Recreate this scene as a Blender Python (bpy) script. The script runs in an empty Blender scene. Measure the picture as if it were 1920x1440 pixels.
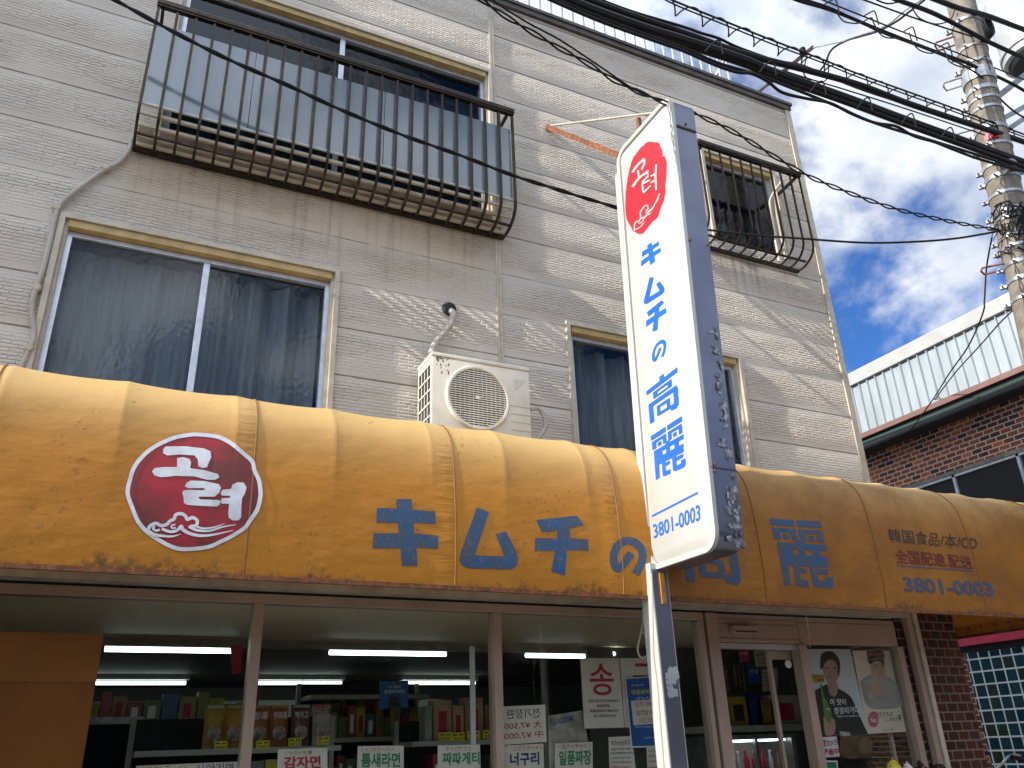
import bpy, bmesh, math, random
from mathutils import Vector, Matrix
R_ = random.Random(7)
scn = bpy.context.scene
COL = scn.collection
# ------------------------------------------------------------------ camera
CAM = Vector((0, -5.3, 1.55))
RIGHT = Vector((0.90287584, -0.42866266, -0.03261199))
DOWN = Vector((0.14717776, 0.37948621, -0.91341607))
FWD = Vector((0.40392316, 0.81990155, 0.40571854))
FPX = 1540.04
cd = bpy.data.cameras.new('camera'); cam = bpy.data.objects.new('camera', cd); COL.objects.link(cam)
cd.sensor_fit = 'HORIZONTAL'; cd.sensor_width = 36; cd.lens = 36 * FPX / 1920
cd.clip_start = 0.05; cd.clip_end = 2000
m = Matrix.Identity(4)
for i in range(3):
    m[i][0] = RIGHT[i]; m[i][1] = -DOWN[i]; m[i][2] = -FWD[i]; m[i][3] = CAM[i]
cam.matrix_world = m
scn.camera = cam
# ------------------------------------------------------------------ sun + sky
SUN = Vector((-1.0, -0.058, 0.58)).normalized()
sl = bpy.data.lights.new('sun', 'SUN'); so = bpy.data.objects.new('sun', sl); COL.objects.link(so)
sl.energy = 4.4; sl.angle = math.radians(0.5); sl.color = (1.0, 0.93, 0.82)
so.rotation_euler = SUN.to_track_quat('Z', 'Y').to_euler()
so.location = (-20, -4, 14)
scn.view_settings.view_transform = 'Standard'; scn.view_settings.look = 'None'
scn.view_settings.exposure = 0.75; scn.view_settings.gamma = 1


def nd(nt, t, ins=None, **props):
    n = nt.nodes.new(t)
    for k, v in props.items(): setattr(n, k, v)
    for k, v in (ins or {}).items():
        if isinstance(v, bpy.types.NodeSocket): nt.links.new(v, n.inputs[k])
        else: n.inputs[k].default_value = v
    return n


def c4(c): return (c[0], c[1], c[2], 1.0)


def mth(nt, op, a, b=None, c=None, clamp=False):
    n = nt.nodes.new('ShaderNodeMath'); n.operation = op; n.use_clamp = clamp
    for i, v in enumerate((a, b, c)):
        if v is None: continue
        if isinstance(v, bpy.types.NodeSocket): nt.links.new(v, n.inputs[i])
        else: n.inputs[i].default_value = v
    return n.outputs[0]


def ramp(nt, fac, a, b):
    n = nd(nt, 'ShaderNodeMapRange', {0: fac, 1: a, 2: b, 3: 0.0, 4: 1.0}, interpolation_type='SMOOTHSTEP')
    return n.outputs[0]


def mix(nt, fac, a, b, mode='MIX'):
    n = nt.nodes.new('ShaderNodeMix'); n.data_type = 'RGBA'; n.blend_type = mode
    for i, v in ((0, fac), (6, a), (7, b)):
        if isinstance(v, bpy.types.NodeSocket): nt.links.new(v, n.inputs[i])
        elif i == 0: n.inputs[0].default_value = v
        else: n.inputs[i].default_value = c4(v)
    return n.outputs[2]


world = bpy.data.worlds.new('World'); scn.world = world; world.use_nodes = True
nt = world.node_tree; nt.nodes.clear()
sky = nd(nt, 'ShaderNodeTexSky', sky_type='NISHITA', sun_disc=False, sun_elevation=math.asin(SUN.z),
         sun_rotation=math.atan2(SUN.x, SUN.y), altitude=50, air_density=1.0, dust_density=0.6, ozone_density=2.0)
tc = nd(nt, 'ShaderNodeTexCoord')
sep = nd(nt, 'ShaderNodeSeparateXYZ', {0: tc.outputs['Generated']})
zz = mth(nt, 'ADD', mth(nt, 'MAXIMUM', sep.outputs[2], 0.0), 0.55)
px_ = mth(nt, 'DIVIDE', sep.outputs[0], zz); py_ = mth(nt, 'DIVIDE', sep.outputs[1], zz)
cv = nd(nt, 'ShaderNodeCombineXYZ', {0: px_, 1: py_, 2: 3.7}).outputs[0]
n1 = nd(nt, 'ShaderNodeTexNoise', {'Vector': cv, 'Scale': 4.2, 'Detail': 9.0, 'Roughness': 0.55, 'Distortion': 0.2}).outputs[0]
n2 = nd(nt, 'ShaderNodeTexNoise', {'Vector': cv, 'Scale': 6.6, 'Detail': 8.0, 'Roughness': 0.58}).outputs[0]
mask = ramp(nt, n1, 0.415, 0.55)
dens = ramp(nt, n2, 0.36, 0.66)
cloud = mix(nt, dens, (5.2, 5.9, 7.1), (9.0, 9.2, 9.4))
skyc = mix(nt, 1.0, sky.outputs[0], (0.43, 0.80, 1.36), 'MULTIPLY')
sd_ = nd(nt, 'ShaderNodeVectorMath', {0: tc.outputs['Generated'], 1: tuple(SUN)}, operation='DOT_PRODUCT').outputs['Value']
gain = mth(nt, 'ADD', 1.0, mth(nt, 'MULTIPLY', ramp(nt, sd_, -0.35, 0.9), 2.6))   # clouds near the sun are brighter
cloud = nd(nt, 'ShaderNodeVectorMath', {0: cloud, 3: gain}, operation='SCALE').outputs[0]
fin = mix(nt, mth(nt, 'MULTIPLY', mask, 0.97), skyc, cloud)
bg = nd(nt, 'ShaderNodeBackground', {0: fin, 1: 0.073})
nd(nt, 'ShaderNodeOutputWorld', {0: bg.outputs[0]})

# ------------------------------------------------------------------ helpers: geometry
def ray(px, py): return RIGHT * ((px - 960) / FPX) + DOWN * ((py - 720) / FPX) + FWD


def at(px, py, y):
    d = ray(px, py); return CAM + d * ((y - CAM.y) / d.y)


def atx(px, py, x):
    d = ray(px, py); return CAM + d * ((x - CAM.x) / d.x)


def wl(o):
    v = Vector((0, 0, 0))
    while o: v += o.location; o = o.parent
    return v


def fillpoly(pts):
    from mathutils.geometry import tessellate_polygon
    return tessellate_polygon([[Vector((p[0], p[1], 0)) for p in pts]])


class MB:
    def __init__(s): s.v = []; s.f = []; s.sm = False
    def add(s, vs, fs):
        k = len(s.v); s.v += [Vector(p) for p in vs]; s.f += [tuple(i + k for i in f) for f in fs]; return s
    def box(s, a, b, r=0.0):
        x0, y0, z0 = (min(a[i], b[i]) for i in range(3)); x1, y1, z1 = (max(a[i], b[i]) for i in range(3))
        if r <= 0:
            return s.add([(x0,y0,z0),(x1,y0,z0),(x1,y1,z0),(x0,y1,z0),(x0,y0,z1),(x1,y0,z1),(x1,y1,z1),(x0,y1,z1)],
                         [(0,3,2,1),(4,5,6,7),(0,1,5,4),(1,2,6,5),(2,3,7,6),(3,0,4,7)])
        bm = bmesh.new(); bmesh.ops.create_cube(bm, size=1)
        for v in bm.verts: v.co = ((x0+x1)/2 + v.co.x*(x1-x0), (y0+y1)/2 + v.co.y*(y1-y0), (z0+z1)/2 + v.co.z*(z1-z0))
        bmesh.ops.bevel(bm, geom=bm.edges[:], offset=r, segments=2, affect='EDGES', profile=0.6)
        return s.bm(bm)
    def bm(s, bm):
        bm.verts.ensure_lookup_table(); k = len(s.v)
        for i, v in enumerate(bm.verts): v.index = i
        s.v += [v.co.copy() for v in bm.verts]; s.f += [tuple(v.index + k for v in f.verts) for f in bm.faces]
        bm.free(); return s
    def bar(s, a, b, w, h, up=(0, 0, 1)):
        a = Vector(a); b = Vector(b); d = (b - a).normalized(); u = Vector(up)
        if abs(d.dot(u)) > 0.95: u = Vector((0, 1, 0))
        e1 = d.cross(u).normalized(); e2 = e1.cross(d).normalized()
        P = [a + e1*sx*w/2 + e2*sy*h/2 for sx, sy in ((-1,-1),(1,-1),(1,1),(-1,1))]
        Q = [p + (b - a) for p in P]
        return s.add(P + Q, [(3,2,1,0),(4,5,6,7),(0,1,5,4),(1,2,6,5),(2,3,7,6),(3,0,4,7)])
    def tube(s, pts, r, n=8, cap=True):
        pts = [Vector(p) for p in pts]; k = len(s.v); rr = r if hasattr(r, '__len__') else [r]*len(pts)
        prev = None
        for i, p in enumerate(pts):
            d = (pts[min(i+1, len(pts)-1)] - pts[max(i-1, 0)]).normalized()
            if prev is None:
                u = Vector((0,0,1)) if abs(d.z) < 0.9 else Vector((1,0,0))
                e1 = d.cross(u).normalized()
            else: e1 = (prev - d*prev.dot(d)).normalized()
            prev = e1; e2 = d.cross(e1)
            for j in range(n):
                a = 2*math.pi*j/n; s.v.append(p + (e1*math.cos(a) + e2*math.sin(a))*rr[i])
        for i in range(len(pts)-1):
            for j in range(n):
                a = k+i*n+j; b = k+i*n+(j+1) % n; s.f.append((a, b, b+n, a+n))
        if cap:
            s.f.append(tuple(k+j for j in range(n))[::-1]); s.f.append(tuple(k+(len(pts)-1)*n+j for j in range(n)))
        return s
    def lathe(s, prof, c, axis, n=24, cap=True):
        c = Vector(c); ax = Vector(axis).normalized(); u = Vector((0,0,1)) if abs(ax.z) < 0.9 else Vector((1,0,0))
        e1 = ax.cross(u).normalized(); e2 = ax.cross(e1); k = len(s.v)
        for r, h in prof:
            for j in range(n):
                a = 2*math.pi*j/n; s.v.append(c + ax*h + (e1*math.cos(a) + e2*math.sin(a))*r)
        for i in range(len(prof)-1):
            for j in range(n):
                a = k+i*n+j; b = k+i*n+(j+1) % n; s.f.append((a, b, b+n, a+n))
        if cap: s.f.append(tuple(k+j for j in range(n))[::-1]); s.f.append(tuple(k+(len(prof)-1)*n+j for j in range(n)))
        return s
    def quad(s, a, b, c, d): return s.add([a, b, c, d], [(0, 1, 2, 3)])
    def slab(s, pts, n, t):
        """polygon given by 3-D points, extruded by thickness t along n"""
        k = len(pts); n = Vector(n).normalized()*t; P = [Vector(p) for p in pts]
        fs = [tuple(range(k)), tuple(range(2*k-1, k-1, -1))] + [(i, (i+1) % k, k+(i+1) % k, k+i) for i in range(k)]
        return s.add(P + [p + n for p in P], fs)
    def build(s, name, mat, parent=None, smooth=False, loc=None):
        me = bpy.data.meshes.new(name)
        o = bpy.data.objects.new(name, me)
        COL.objects.link(o)
        if parent is not None: o.parent = parent
        if loc is not None: o.location = loc
        off = wl(o)
        me.from_pydata([v - off for v in s.v], [], s.f)
        bm = bmesh.new(); bm.from_mesh(me); bmesh.ops.recalc_face_normals(bm, faces=bm.faces[:]); bm.to_mesh(me); bm.free()
        me.materials.append(mat)
        if smooth:
            for p in me.polygons: p.use_smooth = True
            if smooth != 'all':
                try: me.set_sharp_from_angle(angle=math.radians(40))
                except Exception: pass
        return o


def sheet(name, vs, fs, mat, parent, smooth=False):
    """open surface, winding kept"""
    me = bpy.data.meshes.new(name); o = bpy.data.objects.new(name, me); COL.objects.link(o)
    if parent is not None: o.parent = parent
    off = wl(o); me.from_pydata([Vector(v) - off for v in vs], [], fs); me.materials.append(mat)
    if smooth:
        for p in me.polygons: p.use_smooth = True
    return o


def tag(o, label, cat=None, group=None, kind=None):
    if label: o['label'] = label
    if cat: o['category'] = cat
    if group: o['group'] = group
    if kind: o['kind'] = kind
    return o


def thing(name, label, cat, loc=(0, 0, 0), group=None):
    o = bpy.data.objects.new(name, None); COL.objects.link(o); o.location = loc; o.empty_display_size = 0.1
    return tag(o, label, cat, group)


def clone(o, loc, parent):
    c = o.copy(); COL.objects.link(c); c.parent = parent; c.location = loc; return c


_tm = {}
def textmesh(s, bold=0.0):
    """flat letters, outline normalised to the unit square"""
    k = (s, bold)
    if k in _tm: return _tm[k]
    cu = bpy.data.curves.new('t', 'FONT'); cu.body = s; cu.size = 1; cu.resolution_u = 3; cu.offset = bold; cu.fill_mode = 'FRONT'
    o = bpy.data.objects.new('t', cu); COL.objects.link(o)
    dg = bpy.context.evaluated_depsgraph_get(); me = o.evaluated_get(dg).to_mesh()
    V = [v.co.copy() for v in me.vertices]; F = [tuple(p.vertices) for p in me.polygons]
    o.evaluated_get(dg).to_mesh_clear(); bpy.data.objects.remove(o); bpy.data.curves.remove(cu)
    xs = [v.x for v in V]; ys = [v.y for v in V]; x0, x1, y0, y1 = min(xs), max(xs), min(ys), max(ys)
    V = [((v.x-x0)/max(x1-x0, 1e-6), (v.y-y0)/max(y1-y0, 1e-6)) for v in V]
    _tm[k] = (V, F, (x1-x0)/max(y1-y0, 1e-6)); return _tm[k]


def bil(q, u, v):
    """q = TL, TR, BR, BL (Vectors); v up"""
    top = q[0]*(1-u) + q[1]*u; bot = q[3]*(1-u) + q[2]*u
    return bot*(1-v) + top*v


def write(name, s, q, mat, parent, n, bold=0.0, label=None):
    """lettering on a flat quad of 3-D corners TL,TR,BR,BL, lifted along n"""
    V, F, _ = textmesh(s, bold); q = [Vector(p) for p in q]; n = Vector(n)
    vs = [bil(q, u, v) + n for u, v in V]
    o = sheet(name, vs, F, mat, parent)
    fix_facing(o, n)
    if label: o['label'] = label
    return o


def fix_facing(o, n):
    me = o.data; n = Vector(n)
    s = sum((p.normal.dot(n)*p.area for p in me.polygons))
    if s < 0: me.flip_normals()


def ribbon(pts, w):
    """closed outline of a stroke along a 2-D polyline"""
    P = [Vector((p[0], p[1])) for p in pts]; L = []; Rr = []
    ww = w if hasattr(w, '__len__') else [w]*len(P)
    for i, p in enumerate(P):
        d = (P[min(i+1, len(P)-1)] - P[max(i-1, 0)]).normalized(); nrm = Vector((-d.y, d.x))*ww[i]/2
        L.append(p + nrm); Rr.append(p - nrm)
    return L, Rr


def ribbon_mesh(pts, w):
    L, Rr = ribbon(pts, w); n = len(L)
    return [tuple(p) for p in L + Rr], [(i, i+1, n+i+1, n+i) for i in range(n-1)]


def smoothline(pts, n=6):
    out = []
    P = [Vector(p) for p in pts]
    for i in range(len(P)-1):
        a = P[max(i-1, 0)]; b = P[i]; c = P[i+1]; d = P[min(i+2, len(P)-1)]
        for k in range(n):
            t = k/n; t2 = t*t; t3 = t2*t
            out.append(0.5*((2*b) + (c-a)*t + (2*a-5*b+4*c-d)*t2 + (3*b-a-3*c+d)*t3))
    out.append(P[-1]); return out

# ------------------------------------------------------------------ helpers: materials
def newmat(name):
    m = bpy.data.materials.new(name); m.use_nodes = True; nt = m.node_tree
    return m, nt, nt.nodes['Principled BSDF']


def pm(name, c, c2=None, scale=6.0, rough=0.55, metal=0.0, bump=0.0, bscale=40.0, spec=0.5, stretch=(1, 1, 1), lo=0.35, hi=0.65, r2=None, trans=0.0):
    m, nt, b = newmat(name)
    tc = nd(nt, 'ShaderNodeTexCoord'); mp = nd(nt, 'ShaderNodeMapping', {0: tc.outputs['Object'], 3: stretch})
    b.inputs['Roughness'].default_value = rough; b.inputs['Metallic'].default_value = metal; b.inputs['Specular IOR Level'].default_value = spec
    if c2 is None: c2 = tuple(x*0.82 for x in c)
    n = nd(nt, 'ShaderNodeTexNoise', {'Vector': mp.outputs[0], 'Scale': scale, 'Detail': 5.0, 'Roughness': 0.6}).outputs[0]
    f = ramp(nt, n, lo, hi)
    nt.links.new(mix(nt, f, c, c2), b.inputs['Base Color'])
    if r2 is not None:
        nt.links.new(nd(nt, 'ShaderNodeMapRange', {0: n, 1: lo, 2: hi, 3: rough, 4: r2}).outputs[0], b.inputs['Roughness'])
    if bump:
        bn = nd(nt, 'ShaderNodeTexNoise', {'Vector': mp.outputs[0], 'Scale': bscale, 'Detail': 3.0}).outputs[0]
        bp = nd(nt, 'ShaderNodeBump', {'Strength': 1.0, 'Distance': bump, 'Height': bn}); nt.links.new(bp.outputs[0], b.inputs['Normal'])
    if trans:
        out = nt.nodes['Material Output']; tr = nd(nt, 'ShaderNodeBsdfTranslucent', {0: c4(c)})
        mx = nd(nt, 'ShaderNodeMixShader', {0: trans, 1: b.outputs[0], 2: tr.outputs[0]}); nt.links.new(mx.outputs[0], out.inputs[0])
    return m


def emis(name, c, s):
    m = bpy.data.materials.new(name); m.use_nodes = True; nt = m.node_tree; nt.nodes.clear()
    e = nd(nt, 'ShaderNodeEmission', {0: c4(c), 1: s}); nd(nt, 'ShaderNodeOutputMaterial', {0: e.outputs[0]}); return m


def glass(name, tint=(0.9, 0.95, 0.95), rough=0.0, bump=0.0, bscale=60, ior=1.5, stretch=(1, 1, 1), milk=0.0, milkc=(0.5, 0.55, 0.58), refl=1.0):
    m = bpy.data.materials.new(name); m.use_nodes = True; nt = m.node_tree; nt.nodes.clear()
    tr = nd(nt, 'ShaderNodeBsdfTransparent', {0: c4(tint)}).outputs[0]
    if milk:
        di = nd(nt, 'ShaderNodeBsdfDiffuse', {0: c4(milkc)}).outputs[0]; tl = nd(nt, 'ShaderNodeBsdfTranslucent', {0: c4(milkc)}).outputs[0]
        dd = nd(nt, 'ShaderNodeMixShader', {0: 0.5, 1: di, 2: tl}).outputs[0]
        tr = nd(nt, 'ShaderNodeMixShader', {0: milk, 1: tr, 2: dd}).outputs[0]
    gl = nd(nt, 'ShaderNodeBsdfGlossy', {0: (1, 1, 1, 1), 1: rough})
    geo = nd(nt, 'ShaderNodeNewGeometry')
    dt = nd(nt, 'ShaderNodeVectorMath', {0: geo.outputs['Normal'], 1: geo.outputs['Incoming']}, operation='DOT_PRODUCT').outputs['Value']
    f0 = ((ior-1)/(ior+1))**2*1.3
    f = mth(nt, 'ADD', mth(nt, 'MULTIPLY', mth(nt, 'POWER', mth(nt, 'SUBTRACT', 1.0, mth(nt, 'ABSOLUTE', dt), clamp=True), 5.0), 1-f0), f0)
    f = mth(nt, 'MULTIPLY', f, refl)
    if bump:
        tc = nd(nt, 'ShaderNodeTexCoord'); mp = nd(nt, 'ShaderNodeMapping', {0: tc.outputs['Object'], 3: stretch})
        bn = nd(nt, 'ShaderNodeTexNoise', {'Vector': mp.outputs[0], 'Scale': bscale, 'Detail': 2.0}).outputs[0]
        bp = nd(nt, 'ShaderNodeBump', {'Strength': 1.0, 'Distance': bump, 'Height': bn})
        nt.links.new(bp.outputs[0], gl.inputs['Normal'])
    mx = nd(nt, 'ShaderNodeMixShader', {0: f, 1: tr, 2: gl.outputs[0]}); nd(nt, 'ShaderNodeOutputMaterial', {0: mx.outputs[0]})
    return m


def plane_coords(nt, ax='xz'):
    tc = nd(nt, 'ShaderNodeTexCoord'); sp = nd(nt, 'ShaderNodeSeparateXYZ', {0: tc.outputs['Object']})
    i = {'x': 0, 'y': 1, 'z': 2}
    return nd(nt, 'ShaderNodeCombineXYZ', {0: sp.outputs[i[ax[0]]], 1: sp.outputs[i[ax[1]]], 2: 0.0}).outputs[0], sp, tc


COURSE = 0.3827; Z0 = 4.0224
def siding_mat():
    m, nt, b = newmat('embossed_siding'); m.cycles.use_bump_map_correction = False
    v, sp, tc = plane_coords(nt, 'xz')
    # wobble the coordinates so that the embossed stones are irregular
    nz = nd(nt, 'ShaderNodeTexNoise', {'Vector': v, 'Scale': 22.0, 'Detail': 2.0}).outputs[1]
    vv = nd(nt, 'ShaderNodeVectorMath', {0: nz, 1: (0.5, 0.5, 0.5)}, operation='SUBTRACT').outputs[0]
    vv = nd(nt, 'ShaderNodeVectorMath', {0: vv, 1: (0.045, 0.008, 0)}, operation='MULTIPLY').outputs[0]
    vw = nd(nt, 'ShaderNodeVectorMath', {0: v, 1: vv}, operation='ADD').outputs[0]
    br = nd(nt, 'ShaderNodeTexBrick', {'Vector': vw, 'Color1': (1, 1, 1, 1), 'Color2': (0.45, 0.45, 0.45, 1), 'Mortar': (0, 0, 0, 1), 'Scale': 1.0,
            'Mortar Size': 0.007, 'Mortar Smooth': 1.0, 'Bias': 0.0, 'Brick Width': 0.12, 'Row Height': 0.0256}, offset=0.37, squash=1.0)
    fine = nd(nt, 'ShaderNodeTexNoise', {'Vector': v, 'Scale': 90.0, 'Detail': 3.0}).outputs[0]
    bw = nd(nt, 'ShaderNodeRGBToBW', {0: br.outputs[0]}).outputs[0]
    ch = nd(nt, 'ShaderNodeTexNoise', {'Vector': nd(nt, 'ShaderNodeMapping', {0: vw, 3: (15.0, 42.0, 1)}).outputs[0], 'Scale': 1.0, 'Detail': 2.5, 'Roughness': 0.55}).outputs[0]
    h = mth(nt, 'ADD', mth(nt, 'MULTIPLY', bw, 0.95), mth(nt, 'ADD', mth(nt, 'MULTIPLY', ch, 0.75), mth(nt, 'MULTIPLY', fine, 0.25)))
    # the embossing runs out towards the joints of each course and varies from place to place
    frc = mth(nt, 'FRACT', mth(nt, 'DIVIDE', mth(nt, 'SUBTRACT', sp.outputs[2], Z0 - 10*COURSE), COURSE))
    pat = nd(nt, 'ShaderNodeTexNoise', {'Vector': nd(nt, 'ShaderNodeMapping', {0: v, 3: (1.1, 2.6, 1)}).outputs[0], 'Scale': 1.0, 'Detail': 2.0}).outputs[0]
    bell = mth(nt, 'MULTIPLY', ramp(nt, mth(nt, 'ABSOLUTE', mth(nt, 'SUBTRACT', frc, 0.55)), 0.5, 0.2), mth(nt, 'ADD', 0.35, mth(nt, 'MULTIPLY', ramp(nt, pat, 0.38, 0.6), 0.65)))
    bp0 = nd(nt, 'ShaderNodeBump', {'Strength': 1.0, 'Distance': 0.015, 'Height': mth(nt, 'MULTIPLY', h, bell)})
    # slow warps of each panel
    wv = nd(nt, 'ShaderNodeMapping', {0: v, 3: (0.55, 2.2, 1)}).outputs[0]
    wn = nd(nt, 'ShaderNodeTexNoise', {'Vector': wv, 'Scale': 1.3, 'Detail': 1.0}).outputs[0]
    bp = nd(nt, 'ShaderNodeBump', {'Strength': 1.0, 'Distance': 0.045, 'Height': wn, 'Normal': bp0.outputs[0]})
    nt.links.new(bp.outputs[0], b.inputs['Normal'])
    big = nd(nt, 'ShaderNodeTexNoise', {'Vector': v, 'Scale': 0.9, 'Detail': 4.0}).outputs[0]
    col = mix(nt, ramp(nt, big, 0.3, 0.7), (0.52, 0.47, 0.405), (0.45, 0.405, 0.345))
    # rust and soot runs below the long railing, and warm grime across that band
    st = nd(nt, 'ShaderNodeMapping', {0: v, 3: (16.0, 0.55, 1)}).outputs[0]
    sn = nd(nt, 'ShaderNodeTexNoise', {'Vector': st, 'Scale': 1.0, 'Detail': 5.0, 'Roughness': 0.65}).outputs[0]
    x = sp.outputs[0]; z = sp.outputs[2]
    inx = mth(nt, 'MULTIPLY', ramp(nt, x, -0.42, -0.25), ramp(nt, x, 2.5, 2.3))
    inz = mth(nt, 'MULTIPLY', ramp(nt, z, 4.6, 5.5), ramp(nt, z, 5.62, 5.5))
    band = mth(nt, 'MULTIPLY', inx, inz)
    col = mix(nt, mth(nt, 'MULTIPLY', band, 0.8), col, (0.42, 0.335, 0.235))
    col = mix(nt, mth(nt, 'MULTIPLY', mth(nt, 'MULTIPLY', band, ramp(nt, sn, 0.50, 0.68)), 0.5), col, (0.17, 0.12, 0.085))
    inx2 = mth(nt, 'MULTIPLY', ramp(nt, x, 4.7, 4.9), ramp(nt, x, 6.1, 5.9))
    inz2 = mth(nt, 'MULTIPLY', ramp(nt, z, 5.4, 5.95), ramp(nt, z, 6.02, 5.97))
    col = mix(nt, mth(nt, 'MULTIPLY', mth(nt, 'MULTIPLY', mth(nt, 'MULTIPLY', inx2, inz2), ramp(nt, sn, 0.5, 0.62)), 0.5), col, (0.18, 0.14, 0.11))
    # dirt in the joints
    fr = mth(nt, 'FRACT', mth(nt, 'DIVIDE', mth(nt, 'SUBTRACT', z, Z0 - 10*COURSE), COURSE))
    d = mth(nt, 'ABSOLUTE', mth(nt, 'SUBTRACT', fr, 0.5))
    jn = nd(nt, 'ShaderNodeTexNoise', {'Vector': v, 'Scale': 5.0, 'Detail': 4.0}).outputs[0]
    j = mth(nt, 'MULTIPLY', ramp(nt, d, 0.482, 0.494), ramp(nt, jn, 0.25, 0.6))
    col = mix(nt, mth(nt, 'MULTIPLY', j, 0.85), col, (0.14, 0.11, 0.085))
    nt.links.new(col, b.inputs['Base Color']); b.inputs['Roughness'].default_value = 0.75; b.inputs['Specular IOR Level'].default_value = 0.3
    return m


def brick_mat(name, ax, c1, c2, c3, mortar, bw, rh, ms, offset=0.5, rough=0.45, spread=0.5):
    m, nt, b = newmat(name)
    v, sp, tc = plane_coords(nt, ax)
    br = nd(nt, 'ShaderNodeTexBrick', {'Vector': v, 'Color1': (0, 0, 0, 1), 'Color2': (1, 1, 1, 1), 'Mortar': (0.5, 0.5, 0.5, 1), 'Scale': 1.0, 'Mortar Size': ms,
            'Mortar Smooth': 0.1, 'Bias': 0.0, 'Brick Width': bw, 'Row Height': rh}, offset=offset)
    g = nd(nt, 'ShaderNodeRGBToBW', {0: br.outputs[0]}).outputs[0]
    col = mix(nt, ramp(nt, g, 0.05, 0.5), c1, c2); col = mix(nt, ramp(nt, g, 0.5 + spread*0.3, 0.99), col, c3)
    dn = nd(nt, 'ShaderNodeTexNoise', {'Vector': v, 'Scale': 7.0, 'Detail': 5.0}).outputs[0]
    col = mix(nt, mth(nt, 'MULTIPLY', ramp(nt, dn, 0.35, 0.7), 0.35), col, tuple(x*0.4 for x in c1))
    col = mix(nt, br.outputs[1], col, mortar)
    nt.links.new(col, b.inputs['Base Color']); b.inputs['Roughness'].default_value = rough; b.inputs['Specular IOR Level'].default_value = 0.2
    inv = mth(nt, 'SUBTRACT', 1.0, br.outputs[1])
    bp = nd(nt, 'ShaderNodeBump', {'Strength': 1.0, 'Distance': 0.006, 'Height': inv}); nt.links.new(bp.outputs[0], b.inputs['Normal'])
    return m


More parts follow.
